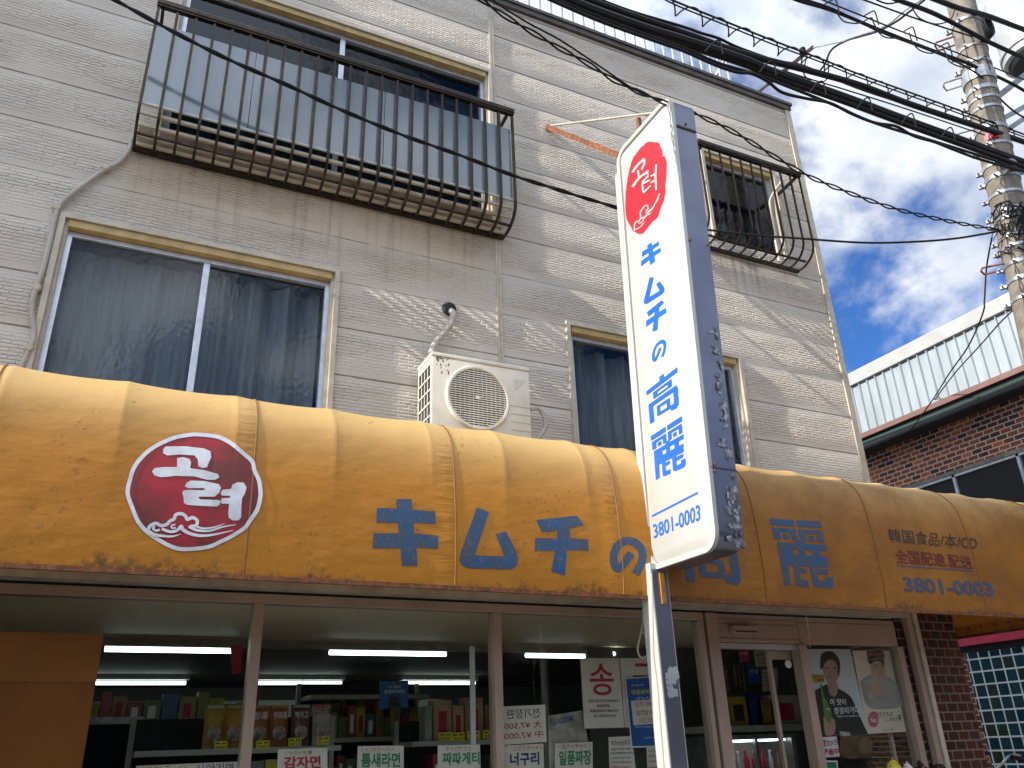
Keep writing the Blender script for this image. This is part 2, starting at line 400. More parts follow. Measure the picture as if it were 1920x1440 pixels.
def awning_mat():
    m, nt, b = newmat('orange_awning_vinyl')
    tc = nd(nt, 'ShaderNodeTexCoord'); o = tc.outputs['Object']; sp = nd(nt, 'ShaderNodeSeparateXYZ', {0: o}); z = sp.outputs[2]; x = sp.outputs[0]
    big = nd(nt, 'ShaderNodeTexNoise', {'Vector': o, 'Scale': 1.6, 'Detail': 5.0}).outputs[0]
    # sun glow on the upper cloth put into the colour, plus some bleaching
    glow_fade = mth(nt, 'MULTIPLY', ramp(nt, z, 2.80, 3.36), 0.75)
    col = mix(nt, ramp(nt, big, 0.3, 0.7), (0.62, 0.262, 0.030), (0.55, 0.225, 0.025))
    col = mix(nt, glow_fade, col, (0.74, 0.55, 0.24))
    # right length darkened: the sign's shadow put into the colour, plus patchy grime
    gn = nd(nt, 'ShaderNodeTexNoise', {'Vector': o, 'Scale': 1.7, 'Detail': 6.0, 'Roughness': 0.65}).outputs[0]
    shade_grime = mth(nt, 'MULTIPLY', ramp(nt, x, 2.9, 3.1), mth(nt, 'ADD', 0.45, mth(nt, 'MULTIPLY', ramp(nt, gn, 0.35, 0.65), 0.4)))
    col = mix(nt, mth(nt, 'MULTIPLY', shade_grime, ramp(nt, z, 3.34, 3.24)), col, (0.25, 0.105, 0.028))
    sp1 = nd(nt, 'ShaderNodeTexNoise', {'Vector': o, 'Scale': 34.0, 'Detail': 5.0, 'Roughness': 0.62}).outputs[0]
    pat = nd(nt, 'ShaderNodeTexNoise', {'Vector': o, 'Scale': 2.6, 'Detail': 3.0}).outputs[0]
    thr = mth(nt, 'SUBTRACT', 0.69, mth(nt, 'MULTIPLY', ramp(nt, pat, 0.44, 0.66), 0.11))
    spk = ramp(nt, mth(nt, 'SUBTRACT', sp1, thr), 0.0, 0.04)
    col = mix(nt, mth(nt, 'MULTIPLY', spk, 0.5), col, (0.22, 0.10, 0.025))
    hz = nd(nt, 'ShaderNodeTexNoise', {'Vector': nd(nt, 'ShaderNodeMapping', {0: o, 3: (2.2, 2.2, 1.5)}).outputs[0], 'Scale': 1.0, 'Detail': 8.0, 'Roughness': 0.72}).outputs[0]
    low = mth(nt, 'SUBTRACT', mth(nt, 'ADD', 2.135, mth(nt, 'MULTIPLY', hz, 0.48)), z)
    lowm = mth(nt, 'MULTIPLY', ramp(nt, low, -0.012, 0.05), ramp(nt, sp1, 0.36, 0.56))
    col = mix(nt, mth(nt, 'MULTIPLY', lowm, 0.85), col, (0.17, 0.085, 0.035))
    nt.links.new(col, b.inputs['Base Color']); b.inputs['Roughness'].default_value = 0.5; b.inputs['Specular IOR Level'].default_value = 0.35
    f = nd(nt, 'ShaderNodeTexNoise', {'Vector': o, 'Scale': 160.0, 'Detail': 2.0}).outputs[0]
    wr = nd(nt, 'ShaderNodeTexNoise', {'Vector': nd(nt, 'ShaderNodeMapping', {0: o, 3: (1.0, 1.0, 2.0)}).outputs[0], 'Scale': 5.0, 'Detail': 4.0}).outputs[0]
    # puckers beside the sewn seams
    dsum = None
    for sx in SEAMS:
        dd = ramp(nt, mth(nt, 'ABSOLUTE', mth(nt, 'SUBTRACT', x, sx - 0.05)), 0.10, 0.0)
        dsum = dd if dsum is None else mth(nt, 'MAXIMUM', dsum, dd)
    pk = nd(nt, 'ShaderNodeTexNoise', {'Vector': nd(nt, 'ShaderNodeMapping', {0: o, 3: (3.0, 3.0, 30.0)}).outputs[0], 'Scale': 1.0, 'Detail': 2.0}).outputs[0]
    hh = mth(nt, 'ADD', mth(nt, 'MULTIPLY', f, 0.02), mth(nt, 'ADD', mth(nt, 'MULTIPLY', wr, 0.9), mth(nt, 'MULTIPLY', mth(nt, 'MULTIPLY', pk, dsum), 0.9)))
    bp = nd(nt, 'ShaderNodeBump', {'Strength': 1.0, 'Distance': 0.009, 'Height': hh}); nt.links.new(bp.outputs[0], b.inputs['Normal'])
    tr = nd(nt, 'ShaderNodeBsdfTranslucent', {0: col})
    mx = nd(nt, 'ShaderNodeMixShader', {0: 0.30, 1: b.outputs[0], 2: tr.outputs[0]}); nt.links.new(mx.outputs[0], nt.nodes['Material Output'].inputs[0])
    return m


SEAMS = [-0.62, 0.557, 1.638, 2.69, 3.754, 4.81, 5.83]
RIBS = [-4.4, -3.85, -3.3, -2.75, -2.2, -1.68, -1.15, -0.585, -0.075, 0.46, 0.97, 1.50, 1.96, 2.49, 2.93, 3.42, 3.89, 4.36, 4.82, 5.27, 5.70, 6.17, 6.62, 7.0]
M = {}
M['siding'] = siding_mat()
M['trim'] = pm('beige_painted_trim', (0.47, 0.42, 0.33), (0.38, 0.33, 0.25), 9, 0.5, bump=0.001, bscale=30)
M['ochre'] = pm('ochre_window_soffit', (0.46, 0.33, 0.14), (0.35, 0.25, 0.10), 8, 0.6)
M['alu'] = pm('silver_aluminium', (0.55, 0.58, 0.62), (0.45, 0.47, 0.5), 12, 0.38, 0.6)
M['coping'] = pm('dark_coping_metal', (0.09, 0.075, 0.065), (0.05, 0.045, 0.04), 8, 0.45, 0.3)
M['patglass'] = glass('rippled_window_glass', (0.66, 0.70, 0.73), 0.03, 0.0006, 38, 1.33, (1, 1, 0.6))
M['patglass2'] = glass('flower_window_glass', (0.38, 0.45, 0.5), 0.06, 0.0012, 14, 1.4, refl=0.8)
M['shopglass'] = glass('shop_window_glass', (0.90, 0.93, 0.92), 0.0, ior=1.30, refl=0.55)
M['frost'] = glass('frosted_acrylic_panel', (0.6, 0.65, 0.68), 0.10, 0.0006, 3, milk=0.72, milkc=(0.29, 0.37, 0.42), ior=1.75)
M['curtain'] = pm('grey_curtain', (0.52, 0.50, 0.47), (0.36, 0.345, 0.325), 4, 0.9, stretch=(6, 6, 0.5))
M['lace'] = pm('dark_lace_curtain', (0.11, 0.13, 0.15), (0.075, 0.09, 0.105), 14, 0.9)
M['dark'] = pm('dark_room_lining', (0.02, 0.022, 0.025), None, 3, 0.9)
M['bronze'] = pm('bronze_railing_metal', (0.035, 0.027, 0.022), (0.06, 0.042, 0.03), 14, 0.32, 0.75, lo=0.45, hi=0.7)
M['white'] = pm('white_sign_plastic', (0.45, 0.45, 0.425), (0.42, 0.42, 0.39), 2.0, 0.28)
M['silver'] = pm('sign_casing_aluminium', (0.22, 0.24, 0.30), (0.185, 0.20, 0.25), 3, 0.3, 0.75)
M['red'] = pm('red_sign_film', (0.62, 0.016, 0.03), None, 3, 0.4)
M['blue'] = pm('blue_sign_film', (0.008, 0.11, 0.80), None, 3, 0.4)
M['emred'] = pm('weathered_red_paint', (0.36, 0.008, 0.018), (0.14, 0.02, 0.015), 3.2, 0.5, lo=0.35, hi=0.62)
M['emwhite'] = pm('weathered_white_paint', (0.68, 0.70, 0.72), (0.52, 0.53, 0.54), 7, 0.5, bump=0.001, bscale=60, lo=0.45, hi=0.7)
def awn_blue(name, a, b2, base):
    m, nt, b = newmat(name); tc = nd(nt, 'ShaderNodeTexCoord'); o = tc.outputs['Object']
    n = nd(nt, 'ShaderNodeTexNoise', {'Vector': o, 'Scale': 5.0, 'Detail': 6.0, 'Roughness': 0.7}).outputs[0]
    n2 = nd(nt, 'ShaderNodeTexNoise', {'Vector': o, 'Scale': 60.0, 'Detail': 3.0}).outputs[0]
    c = mix(nt, ramp(nt, n, 0.35, 0.62), a, b2); c = mix(nt, mth(nt, 'MULTIPLY', ramp(nt, n2, 0.60, 0.68), 0.55), c, base)
    nt.links.new(c, b.inputs['Base Color']); b.inputs['Roughness'].default_value = 0.5; return m
M['ablue'] = awn_blue('worn_blue_paint', (0.018, 0.075, 0.18), (0.045, 0.07, 0.10), (0.20, 0.12, 0.06))
M['ablack'] = awn_blue('worn_black_paint', (0.018, 0.016, 0.016), (0.03, 0.025, 0.02), (0.2, 0.1, 0.04))
M['amaroon'] = awn_blue('worn_maroon_paint', (0.14, 0.006, 0.016), (0.10, 0.012, 0.016), (0.22, 0.1, 0.03))
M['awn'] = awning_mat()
M['seam'] = pm('awning_seam_thread', (0.22, 0.085, 0.012), None, 8, 0.6)
M['rust'] = pm('rusty_steel', (0.24, 0.085, 0.03), (0.11, 0.045, 0.02), 18, 0.8, 0.2, bump=0.003, bscale=60)
M['sash'] = pm('brown_storefront_aluminium', (0.38, 0.29, 0.235), (0.32, 0.24, 0.19), 4, 0.42, 0.25, stretch=(1, 1, 0.4))
M['soffit'] = pm('grey_beige_soffit', (0.36, 0.33, 0.26), (0.27, 0.24, 0.19), 6, 0.7)
M['black'] = pm('black_cable_sheath', (0.006, 0.006, 0.007), (0.010, 0.010, 0.010), 9, 0.6, spec=0.2)
M['rubber'] = pm('black_rubber_shadow_gap', (0.02, 0.018, 0.016), None, 6, 0.8)
M['concrete'] = pm('pole_concrete', (0.20, 0.175, 0.14), (0.12, 0.105, 0.085), 9, 0.9, bump=0.006, bscale=45)
M['galv'] = pm('galvanised_steel', (0.36, 0.38, 0.38), (0.24, 0.25, 0.26), 14, 0.42, 0.65)
M['ac'] = pm('cream_appliance_paint', (0.66, 0.62, 0.52), (0.58, 0.53, 0.43), 5, 0.4)
M['pvc'] = pm('grey_beige_pvc', (0.40, 0.36, 0.31), (0.33, 0.29, 0.25), 7, 0.55)
M['tile'] = brick_mat('brown_glazed_tile', 'xz', (0.030, 0.010, 0.009), (0.055, 0.016, 0.014), (0.022, 0.015, 0.018), (0.16, 0.13, 0.10), 0.118, 0.068, 0.006, 0.5, 0.4)
M['tiles'] = brick_mat('brown_glazed_tile_side', 'yz', (0.030, 0.010, 0.009), (0.055, 0.016, 0.014), (0.022, 0.015, 0.018), (0.16, 0.13, 0.10), 0.118, 0.068, 0.006, 0.5, 0.4)
M['brick'] = brick_mat('red_brown_brick', 'yz', (0.05, 0.022, 0.022), (0.20, 0.055, 0.032), (0.36, 0.10, 0.035), (0.40, 0.34, 0.27), 0.165, 0.0735, 0.009, 0.5, 0.75, 0.7)
M['corr'] = pm('pale_corrugated_sheet', (0.31, 0.35, 0.375), (0.26, 0.30, 0.325), 3, 0.4, 0.1, stretch=(1, 2, 0.4))
M['paper'] = pm('white_paper', (0.55, 0.49, 0.42), (0.50, 0.44, 0.37), 3, 0.8)
M['ink_red'] = pm('red_marker', (0.36, 0.01, 0.03), None, 5, 0.6)
M['ink_green'] = pm('green_marker', (0.012, 0.20, 0.085), None, 5, 0.6)
M['ink_blue'] = pm('dark_blue_marker', (0.01, 0.025, 0.11), None, 5, 0.6)
M['ink_black'] = pm('black_marker', (0.015, 0.014, 0.014), None, 5, 0.6)
M['bluecard'] = pm('blue_printed_card', (0.01, 0.06, 0.23), (0.012, 0.08, 0.28), 2, 0.4)
M['whiteprint'] = pm('white_print', (0.7, 0.7, 0.68), None, 4, 0.5)
M['yellowtag'] = pm('yellow_price_card', (0.55, 0.58, 0.03), None, 5, 0.6)
M['asphalt'] = pm('street_asphalt', (0.20, 0.19, 0.175), (0.15, 0.145, 0.135), 5, 0.85, bump=0.003, bscale=160)
M['lamp'] = emis('lit_tube', (0.86, 1.0, 0.97), 3.8)
M['wall_in'] = pm('shop_inner_wall', (0.16, 0.165, 0.15), None, 2, 0.8)
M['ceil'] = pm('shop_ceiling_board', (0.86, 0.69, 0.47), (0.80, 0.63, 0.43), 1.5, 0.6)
M['ceil_shaded'] = pm('shop_ceiling_shaded', (0.10, 0.085, 0.07), None, 1.5, 0.7)  # darker copy of the ceiling board, loss of daylight put into its colour
M['shelf'] = pm('shelf_enamel', (0.34, 0.36, 0.33), None, 4, 0.45)
M['floor'] = pm('shop_floor', (0.12, 0.11, 0.10), None, 3, 0.5)
M['tarp'] = pm('orange_vinyl_board', (0.135, 0.046, 0.004), (0.10, 0.034, 0.003), 2.5, 0.5, spec=0.2, bump=0.004, bscale=5, stretch=(1, 1, 0.5))
M['stucco'] = pm('neighbour_stucco', (0.33, 0.31, 0.28), None, 2, 0.85)

SR = 'structure'
# ================================================================== ground
g = MB().quad((-160, -160, 0), (160, -160, 0), (160, 160, 0), (-160, 160, 0)).build('street', M['asphalt']); tag(g, 'grey asphalt street in front of the shop', kind=SR)

# ================================================================== main building
B = thing('shop_building', 'three storey shop building clad in grey beige embossed siding panels', 'building')
XW0, XW1, ZTOP = -2.45, 6.335, 8.27
OPEN = [(-0.63, 1.165, 3.30, 4.845), (3.165, 4.955, 3.30, 4.80), (-0.17, 2.47, 5.62, 7.33), (4.93, 5.87, 6.12, 7.22)]
zs = set()
k = -3
while Z0 + k*COURSE < ZTOP + COURSE:
    b0 = Z0 + k*COURSE
    for t, in ((0.0,), (0.009,), (0.0091,), (0.08,), (0.19,), (0.30,), (0.374,), (0.3741,)):
        zz_ = b0 + t
        if 3.2 <= zz_ <= ZTOP: zs.add(round(zz_, 4))
    k += 1
for o_ in OPEN: zs.add(o_[2]); zs.add(o_[3])
zs |= {3.2, ZTOP}; zs = sorted(zs)
def wall_y(z):
    t = (z - Z0 + 20*COURSE) % COURSE
    if t < 0.009: return 0.007
    q = (t - 0.009)/(COURSE - 0.009)
    return -0.0035*4*q*(1-q)
xs = sorted({XW0, XW1, 1.18, 2.51, *[a for o_ in OPEN for a in o_[:2]]})
vs = []; fs = []; idx = {}
for i, x in enumerate(xs):
    for j, z in enumerate(zs): idx[i, j] = len(vs); vs.append((x, wall_y(z), z))
for i in range(len(xs)-1):
    for j in range(len(zs)-1):
        cx, cz = (xs[i]+xs[i+1])/2, (zs[j]+zs[j+1])/2
        if any(a < cx < b_ and c < cz < d for a, b_, c, d in OPEN): continue
        fs.append((idx[i, j], idx[i+1, j], idx[i+1, j+1], idx[i, j+1]))
sheet('front_wall', vs, fs, M['siding'], B)
mb = MB(); mb.box((XW1-0.03, 0.02, 3.2), (XW1-0.002, 8, ZTOP)); mb.box((XW0, 7.97, 0), (XW1-0.03, 8, ZTOP)); mb.box((XW0, 0.02, ZTOP-0.06), (XW1-0.03, 7.97, ZTOP-0.03))
mb.box((XW0, 0.02, 0), (XW0+0.03, 7.9, ZTOP-0.06))
mb.box((XW0+.03, 1.2, 2.6), (XW1-.03, 7.9, 2.7)); mb.box((XW0+.03, 1.2, 2.7), (XW1-.03, 1.23, ZTOP-.06))
mb.build('rear_and_side_walls', M['stucco'], B)
mb = MB(); mb.box((XW0, -0.035, ZTOP), (XW1+0.03, 0.15, ZTOP+0.07)); mb.box((XW0, -0.05, ZTOP+0.062), (XW1+0.045, 0.17, ZTOP+0.10)); mb.box((XW1-0.1, 0.15, ZTOP), (XW1+0.03, 8.0, ZTOP+0.09))
mb.build('roof_coping', M['coping'], B)
mb = MB(); mb.box((XW1-0.055, -0.022, 3.2), (XW1+0.02, 0.0-0.006, ZTOP-.004)); mb.box((XW1-0.002, -0.006, 3.2), (XW1+0.02, 0.06, ZTOP-.004))
mb.build('corner_trim', M['trim'], B)
mb = MB(); mb.box((2.495, -0.014, 3.2), (2.512, 0.004, ZTOP-.005)); mb.box((2.524, -0.014, 3.2), (2.541, 0.004, ZTOP-.005)); mb.box((2.51, -0.009, 3.2), (2.526, 0.004, ZTOP-.005))
mb.build('joint_cover', M['trim'], B)
MB().box((1.178, -0.0085, 4.92), (1.186, 0.003, 5.5)).build('joint_cover', M['pvc'], B)

def curtain(mb, x0, x1, z0, z1, y, amp=0.03, wl_=0.16, ph=0.0):
    n = int((x1-x0)/0.012); P = []
    for i in range(n+1):
        x = x0 + (x1-x0)*i/n; a = amp*(0.6+0.4*math.sin(3.1*x+ph))
        P.append((x, y + a*math.sin(2*math.pi*x/wl_ + 0.9*math.sin(2.3*x+ph)) + 0.3*a*math.sin(2*math.pi*x/(wl_*0.37))))
    vs = [(p[0], p[1], z0) for p in P] + [(p[0], p[1], z1) for p in P]
    fs = [(i, i+1, n+2+i, n+1+i) for i in range(n)]
    mb.add(vs, fs)

def window(x0, x1, z0, z1, mull, gm, cm, label, soffit=0.10, dep=0.10):
    """casing round the opening, aluminium frame set back, panes, curtain and the dark room"""
    w = MB(); t = 0.035
    w.box((x0-t, -0.03, z0), (x0, 0.02, z1+t)); w.box((x1, -0.03, z0), (x1+t, 0.02, z1+t)); w.box((x0, -0.03, z1), (x1, 0.02, z1+t))
    w.box((x0-0.002, 0.004, z0), (x0+0.022, dep, z1)); w.box((x1-0.022, 0.004, z0), (x1+0.002, dep, z1))
    fr = w.build('window', M['trim'], B); fr['label'] = label
    MB().box((x0+0.022, -0.012, z1-0.055), (x1-0.022, dep, z1-0.004)).build('head_board', M['ochre'], fr)
    a = MB(); zt = z1-0.06; f = 0.032
    a.box((x0+0.022, dep-0.055, z0), (x0+0.022+f, dep, zt)); a.box((x1-0.022-f, dep-0.055, z0), (x1-0.022, dep, zt)); a.box((x0+0.022+f, dep-0.055, zt-0.035), (x1-0.022-f, dep, zt)); a.box((x0+.022+f, dep-0.055, z0), (x1-.022-f, dep, z0+0.04))
    a.build('sash_frame', M['alu'], fr)
    px = [x0+0.022+f] + mull + [x1-0.022-f]
    for mx_ in mull:
        MB().box((mx_-0.022, dep-0.05, z0+.04), (mx_+0.022, dep-0.004, zt-0.035), 0.004).build('mullion', M['alu'], fr)
    for i in range(len(px)-1):
        q = dep-0.03 + (0.012 if i % 2 else 0)
        MB().box((px[i]+(0.022 if i else 0), q, z0+.04), (px[i+1]-(0.022 if i+1 < len(px)-1 else 0), q+0.004, zt-0.035)).build('pane', gm, fr)
    c = MB(); curtain(c, x0+0.06, x1-0.06, z0+0.02, z1-0.1, dep+0.12, 0.05, 0.24, x0)
    c.build('curtain', cm, fr, smooth='all')
    r = MB(); r.box((x0-.03, dep+0.004, z0-0.05), (x0-.01, dep+0.5, z1)); r.box((x1+.01, dep+.004, z0-.05), (x1+.03, dep+0.5, z1)); r.box((x0-.01, dep+0.48, z0-.05), (x1+.01, dep+0.5, z1)); r.box((x0-.01, dep+.004, z1-.001), (x1+.01, dep+.48, z1+.03)); r.box((x0-.01, dep+.004, z0-.07), (x1+.01, dep+.48, z0-.05))
    r.build('room_lining', M['dark'], fr)
    return fr

window(-0.63, 1.165, 3.30, 4.845, [0.275], M['patglass'], M['curtain'], 'large two pane window with grey curtain above the awning')
window(3.165, 4.955, 3.30, 4.80, [4.06], M['patglass'], M['curtain'], 'window partly hidden behind the white blade sign')
window(-0.17, 2.47, 5.62, 7.33, [1.12], M['patglass2'], M['lace'], 'wide dark window behind the long bronze railing')
window(4.93, 5.87, 6.12, 7.22, [], M['patglass2'], M['lace'], 'small dark window behind the short bronze railing')

# ---- ground floor front
YF = -0.55
mb = MB(); mb.box((XW0, YF+0.01, 2.40), (XW1, 0.0, 3.22)); mb.build('shopfront_fascia', M['soffit'], B)
mb = MB(); mb.box((XW0, YF-0.05, 2.388), (5.56, YF+0.009, 2.40)); mb.box((XW0, YF-0.10, 2.392), (5.70, YF-0.052, 2.43)); mb.box((3.70, YF-0.04, 2.40), (5.72, YF+.009, 2.45))
mb.build('soffit_board', M['soffit'], B)
MB().box((XW0, YF-0.012, 2.374), (5.6, YF+0.03, 2.387)).build('shadow_gap', M['rubber'], B)  # dark strip put in as the shadow line under the soffit
SF = MB().box((XW0, YF-0.03, 2.322), (3.74, YF+0.05, 2.373), 0.004).build('shopfront_header', M['sash'], B)
for (a, b_) in ((0.716, 0.771), (2.14, 2.193), (3.70, 3.735)):
    MB().box((a, YF-0.034, 0.0), (b_, YF+0.06, 2.3215 if a < 3.6 else 2.32), 0.004).build('shopfront_mullion', M['sash'], B)
MB().box((3.755, YF-0.045, 0.0), (3.845, YF+0.06, 2.372), 0.004).build('door_post', M['sash'], B)
MB().box((4.572, YF-0.034, 0.0), (4.645, YF+0.06, 2.178), 0.004).build('door_post', M['sash'], B)
MB().box((5.575, YF-0.034, 0.0), (5.635, YF+0.06, 2.178), 0.004).build('door_post', M['sash'], B)
MB().box((5.715, YF-0.06, 0.0), (5.765, YF-0.004, 2.43), 0.004).build('downpipe_channel', M['sash'], B)
MB().box((5.785, YF-0.07, 0.0), (5.825, YF-0.004, 2.45), 0.004).build('downpipe_channel', M['trim'], B)
tp = MB(); tp.box((3.846, YF-0.02, 2.181), (4.60, YF+0.04, 2.372), 0.003); tp.box((4.604, YF-0.02, 2.181), (5.60, YF+0.04, 2.372), 0.003)
TP = tp.build('door_transom', M['sash'], B)
tr = MB(); tr.box((3.846, YF-0.028, 2.20), (4.60, YF-0.0205, 2.204)); tr.box((3.846, YF-0.026, 2.30), (4.60, YF-0.0205, 2.303)); tr.box((3.846, YF-0.026, 2.335), (4.60, YF-0.0205, 2.338)); tr.box((4.61, YF-0.026, 2.33), (5.60, YF-0.0205, 2.333))
tr.build('transom_moulding', M['sash'], TP)
MB().box((3.85, YF+0.0, 2.14), (4.57, YF+0.045, 2.176)).build('door_rail', M['alu'], B)
sb = MB().box((3.955, YF-0.075, 2.236), (4.175, YF-0.02, 2.29), 0.010).build('door_sensor', M['sash'], B)
MB().box((3.97, YF-0.078, 2.242), (4.16, YF-0.074, 2.252)).build('sensor_lens', M['rubber'], sb)
for (a, b_) in ((XW0+.03, 0.716), (0.771, 2.14), (2.193, 3.70)):
    MB().box((a, YF+0.012, 0.35), (b_, YF+0.018, 2.3215)).build('shop_pane', M['shopglass'], B)
MB().box((4.645, YF+0.012, 0.2), (5.575, YF+0.018, 2.18)).build('shop_pane', M['shopglass'], B)
# open sliding door leaf behind the fixed post
dl = MB(); dl.box((4.36, YF+0.07, 0.05), (4.385, YF+0.10, 2.14)); dl.box((4.385, YF+0.07, 2.08), (5.45, YF+0.10, 2.14)); dl.box((5.42, YF+0.07, 0.05), (5.45, YF+0.10, 2.08))
DL = dl.build('sliding_door', M['sash'], B)
MB().box((4.385, YF+0.083, 0.05), (5.42, YF+0.088, 2.08)).build('door_glass', M['shopglass'], DL)
# tiled pier
mb = MB(); mb.box((5.826, YF, 0.0), (6.325, YF+0.02, 2.46)); mb.build('tiled_pier', M['tile'], B)
mb = MB(); mb.box((5.64, YF+.004, 0.0), (5.714, YF+0.02, 2.40)); mb.build('tiled_pier', M['tile'], B)
mb = MB(); mb.box((6.305, YF+0.021, 0.0), (6.3245, 7.9, 2.46)); mb.build('tiled_side_wall', M['tiles'], B)
# inside of the shop
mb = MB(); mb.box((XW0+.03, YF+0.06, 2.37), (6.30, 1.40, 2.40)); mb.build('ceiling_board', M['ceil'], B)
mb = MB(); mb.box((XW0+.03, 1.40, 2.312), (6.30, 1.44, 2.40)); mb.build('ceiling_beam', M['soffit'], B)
mb = MB(); mb.box((XW0+.03, 1.44, 2.38), (6.30, 7.9, 2.40)); mb.build('inner_ceiling', M['ceil_shaded'], B)
mb = MB(); mb.box((XW0+.03, 6.3, 0.02), (6.30, 6.35, 2.38)); mb.box((XW0+.03, YF+.06, 0.02), (XW0+.06, 6.3, 2.37)); mb.box((6.27, YF+.06, .02), (6.30, 6.3, 2.37)); mb.build('shop_inner_wall', M['wall_in'], B)
mb = MB(); mb.box((XW0+.06, YF+.06, 0.005), (6.27, 6.3, 0.02)); mb.build('shop_floor', M['floor'], B)

# ================================================================== awning
PROF = [(-1.21, 2.335), (-1.222, 2.50), (-1.222, 2.75), (-1.215, 2.92), (-1.203, 3.05), (-1.183, 3.14), (-1.145, 3.215), (-1.09, 3.278), (-1.02, 3.33), (-0.92, 3.368), (-0.76, 3.392), (-0.555, 3.40)]
PS = smoothline([(p[0], p[1], 0) for p in PROF], 4); PS = [(p.x, p.y) for p in PS]
import bisect as _b
def ribw(z): return min(1.0, max(0.0, (z-2.72)/0.42))
def sag(x):
    i = _b.bisect_right(RIBS, x) - 1
    if i < 0 or i >= len(RIBS)-1: return 0.0
    t = (x-RIBS[i])/(RIBS[i+1]-RIBS[i]); return 0.013*(4*t*(1-t))**0.8
def awn_pt(x, j):
    y, z = PS[j]; a = PS[max(j-1, 0)]; b_ = PS[min(j+1, len(PS)-1)]
    t = Vector((b_[0]-a[0], b_[1]-a[1])).normalized(); n = Vector((t.y, -t.x))    # points inward
    s = sag(x)*ribw(z)*(1.0 if j < len(PS)-4 else 0.3)
    return Vector((x, y + n.x*s, z + n.y*s))
def awn_y(x, z):
    for j in range(len(PS)-1):
        if PS[j][1] <= z <= PS[j+1][1]:
            t = (z-PS[j][1])/(PS[j+1][1]-PS[j][1]); return PS[j][0]*(1-t)+PS[j+1][0]*t + sag(x)*ribw(z)
    return PS[0][0]
A = thing('shop_awning', 'long curved orange vinyl awning with blue lettering over the shopfront', 'awning', (0, 0, 0))
def canopy(x0, x1):
    n = int((x1-x0)/0.022); xs_ = [x0+(x1-x0)*i/n for i in range(n+1)] + [r for r in RIBS if x0 < r < x1]; xs_.sort()
    vs = []; fs = []; k = len(PS)
    for x in xs_:
        for j in range(k): vs.append(awn_pt(x, j))
    for i in range(len(xs_)-1):
        for j in range(k-1): fs.append((i*k+j, (i+1)*k+j, (i+1)*k+j+1, i*k+j+1))
    return vs, fs
vs, fs = canopy(-4.4, 2.93); cl = sheet('canopy', vs, fs, M['awn'], A, True); cl['label'] = 'sunlit left length of the awning cloth with red emblem'  # far left stretch and its end panel are unseen, added to block low sun
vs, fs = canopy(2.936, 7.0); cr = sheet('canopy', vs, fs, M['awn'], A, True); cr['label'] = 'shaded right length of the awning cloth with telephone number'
def endcap(x, mat):
    pts = [(x, p[0]+0.004, p[1]) for p in PS] + [(x, -0.555, 2.53)]
    sheet('end_panel', pts, [tuple(range(len(pts)))], mat, A)
endcap(-4.398, M['awn']); endcap(2.928, M['awn']); endcap(2.938, M['awn'])
# the short return round the corner
ret = MB()
pts0 = [awn_pt(7.0, j) for j in range(len(PS))]
vs = []; fs = []; k = len(PS)
for i in range(30):
    y = -1.2 + i*0.2
    for j in range(k):
        d = -1.21 - PS[j][0]; vs.append((7.0 + d*0.0 + (PS[j][0]+1.222)*-1.0, max(y, PS[j][0]) if i else PS[j][0], PS[j][1]))
for i in range(29):
    for j in range(k-1): fs.append((i*k+j, (i+1)*k+j, (i+1)*k+j+1, i*k+j+1))
sheet('side_canopy', vs, fs, M['awn'], A, True)
br_ = MB(); br_.bar((-4.4, -1.207, 2.335), (2.93, -1.207, 2.335), 0.022, 0.022); br_.bar((2.936, -1.207, 2.335), (7.0, -1.207, 2.335), 0.022, 0.022); br_.bar((6.99, -1.2, 2.335), (6.99, 4.0, 2.335), .022, .022)
br_.build('bottom_rail', M['rust'], A)
rb = MB()
for r in RIBS[1:]:
    rb.tube([(r, p[0]+0.012, p[1]-0.008) for p in PROF], 0.009, 6)
for r in RIBS[1:]: rb.bar((r, -1.2, 2.345), (r, -0.56, 2.50), 0.02, 0.02)
rb.build('frame_hoops', M['rust'], A)
# flap folded inside the return, laced to the rail
fl = MB(); fl.add([(6.93, -0.9 + i*0.1, 2.42+0.05*(i % 2)*0.0 - 0.07*j) for j in range(2) for i in range(20)], [(i, i+1, 21+i, 20+i) for i in range(19)])
fl.build('inner_valance', M['awn'], A)
ey = MB()
for i in range(9): ey.lathe([(0.012, 0), (0.012, 0.006)], (6.922, -0.75+i*0.13, 2.395), (1, 0, 0), 10)
ey.build('eyelets', M['rust'], A)
# sewn seams
for sx in SEAMS:
    if 2.9 < sx < 3.1: continue
    ln = MB(); ln.tube([awn_pt(sx, j) + Vector((0, -0.0015, 0.001)) for j in range(len(PS))], 0.0045, 5, True)
    ln.build('seam', M['seam'], A)

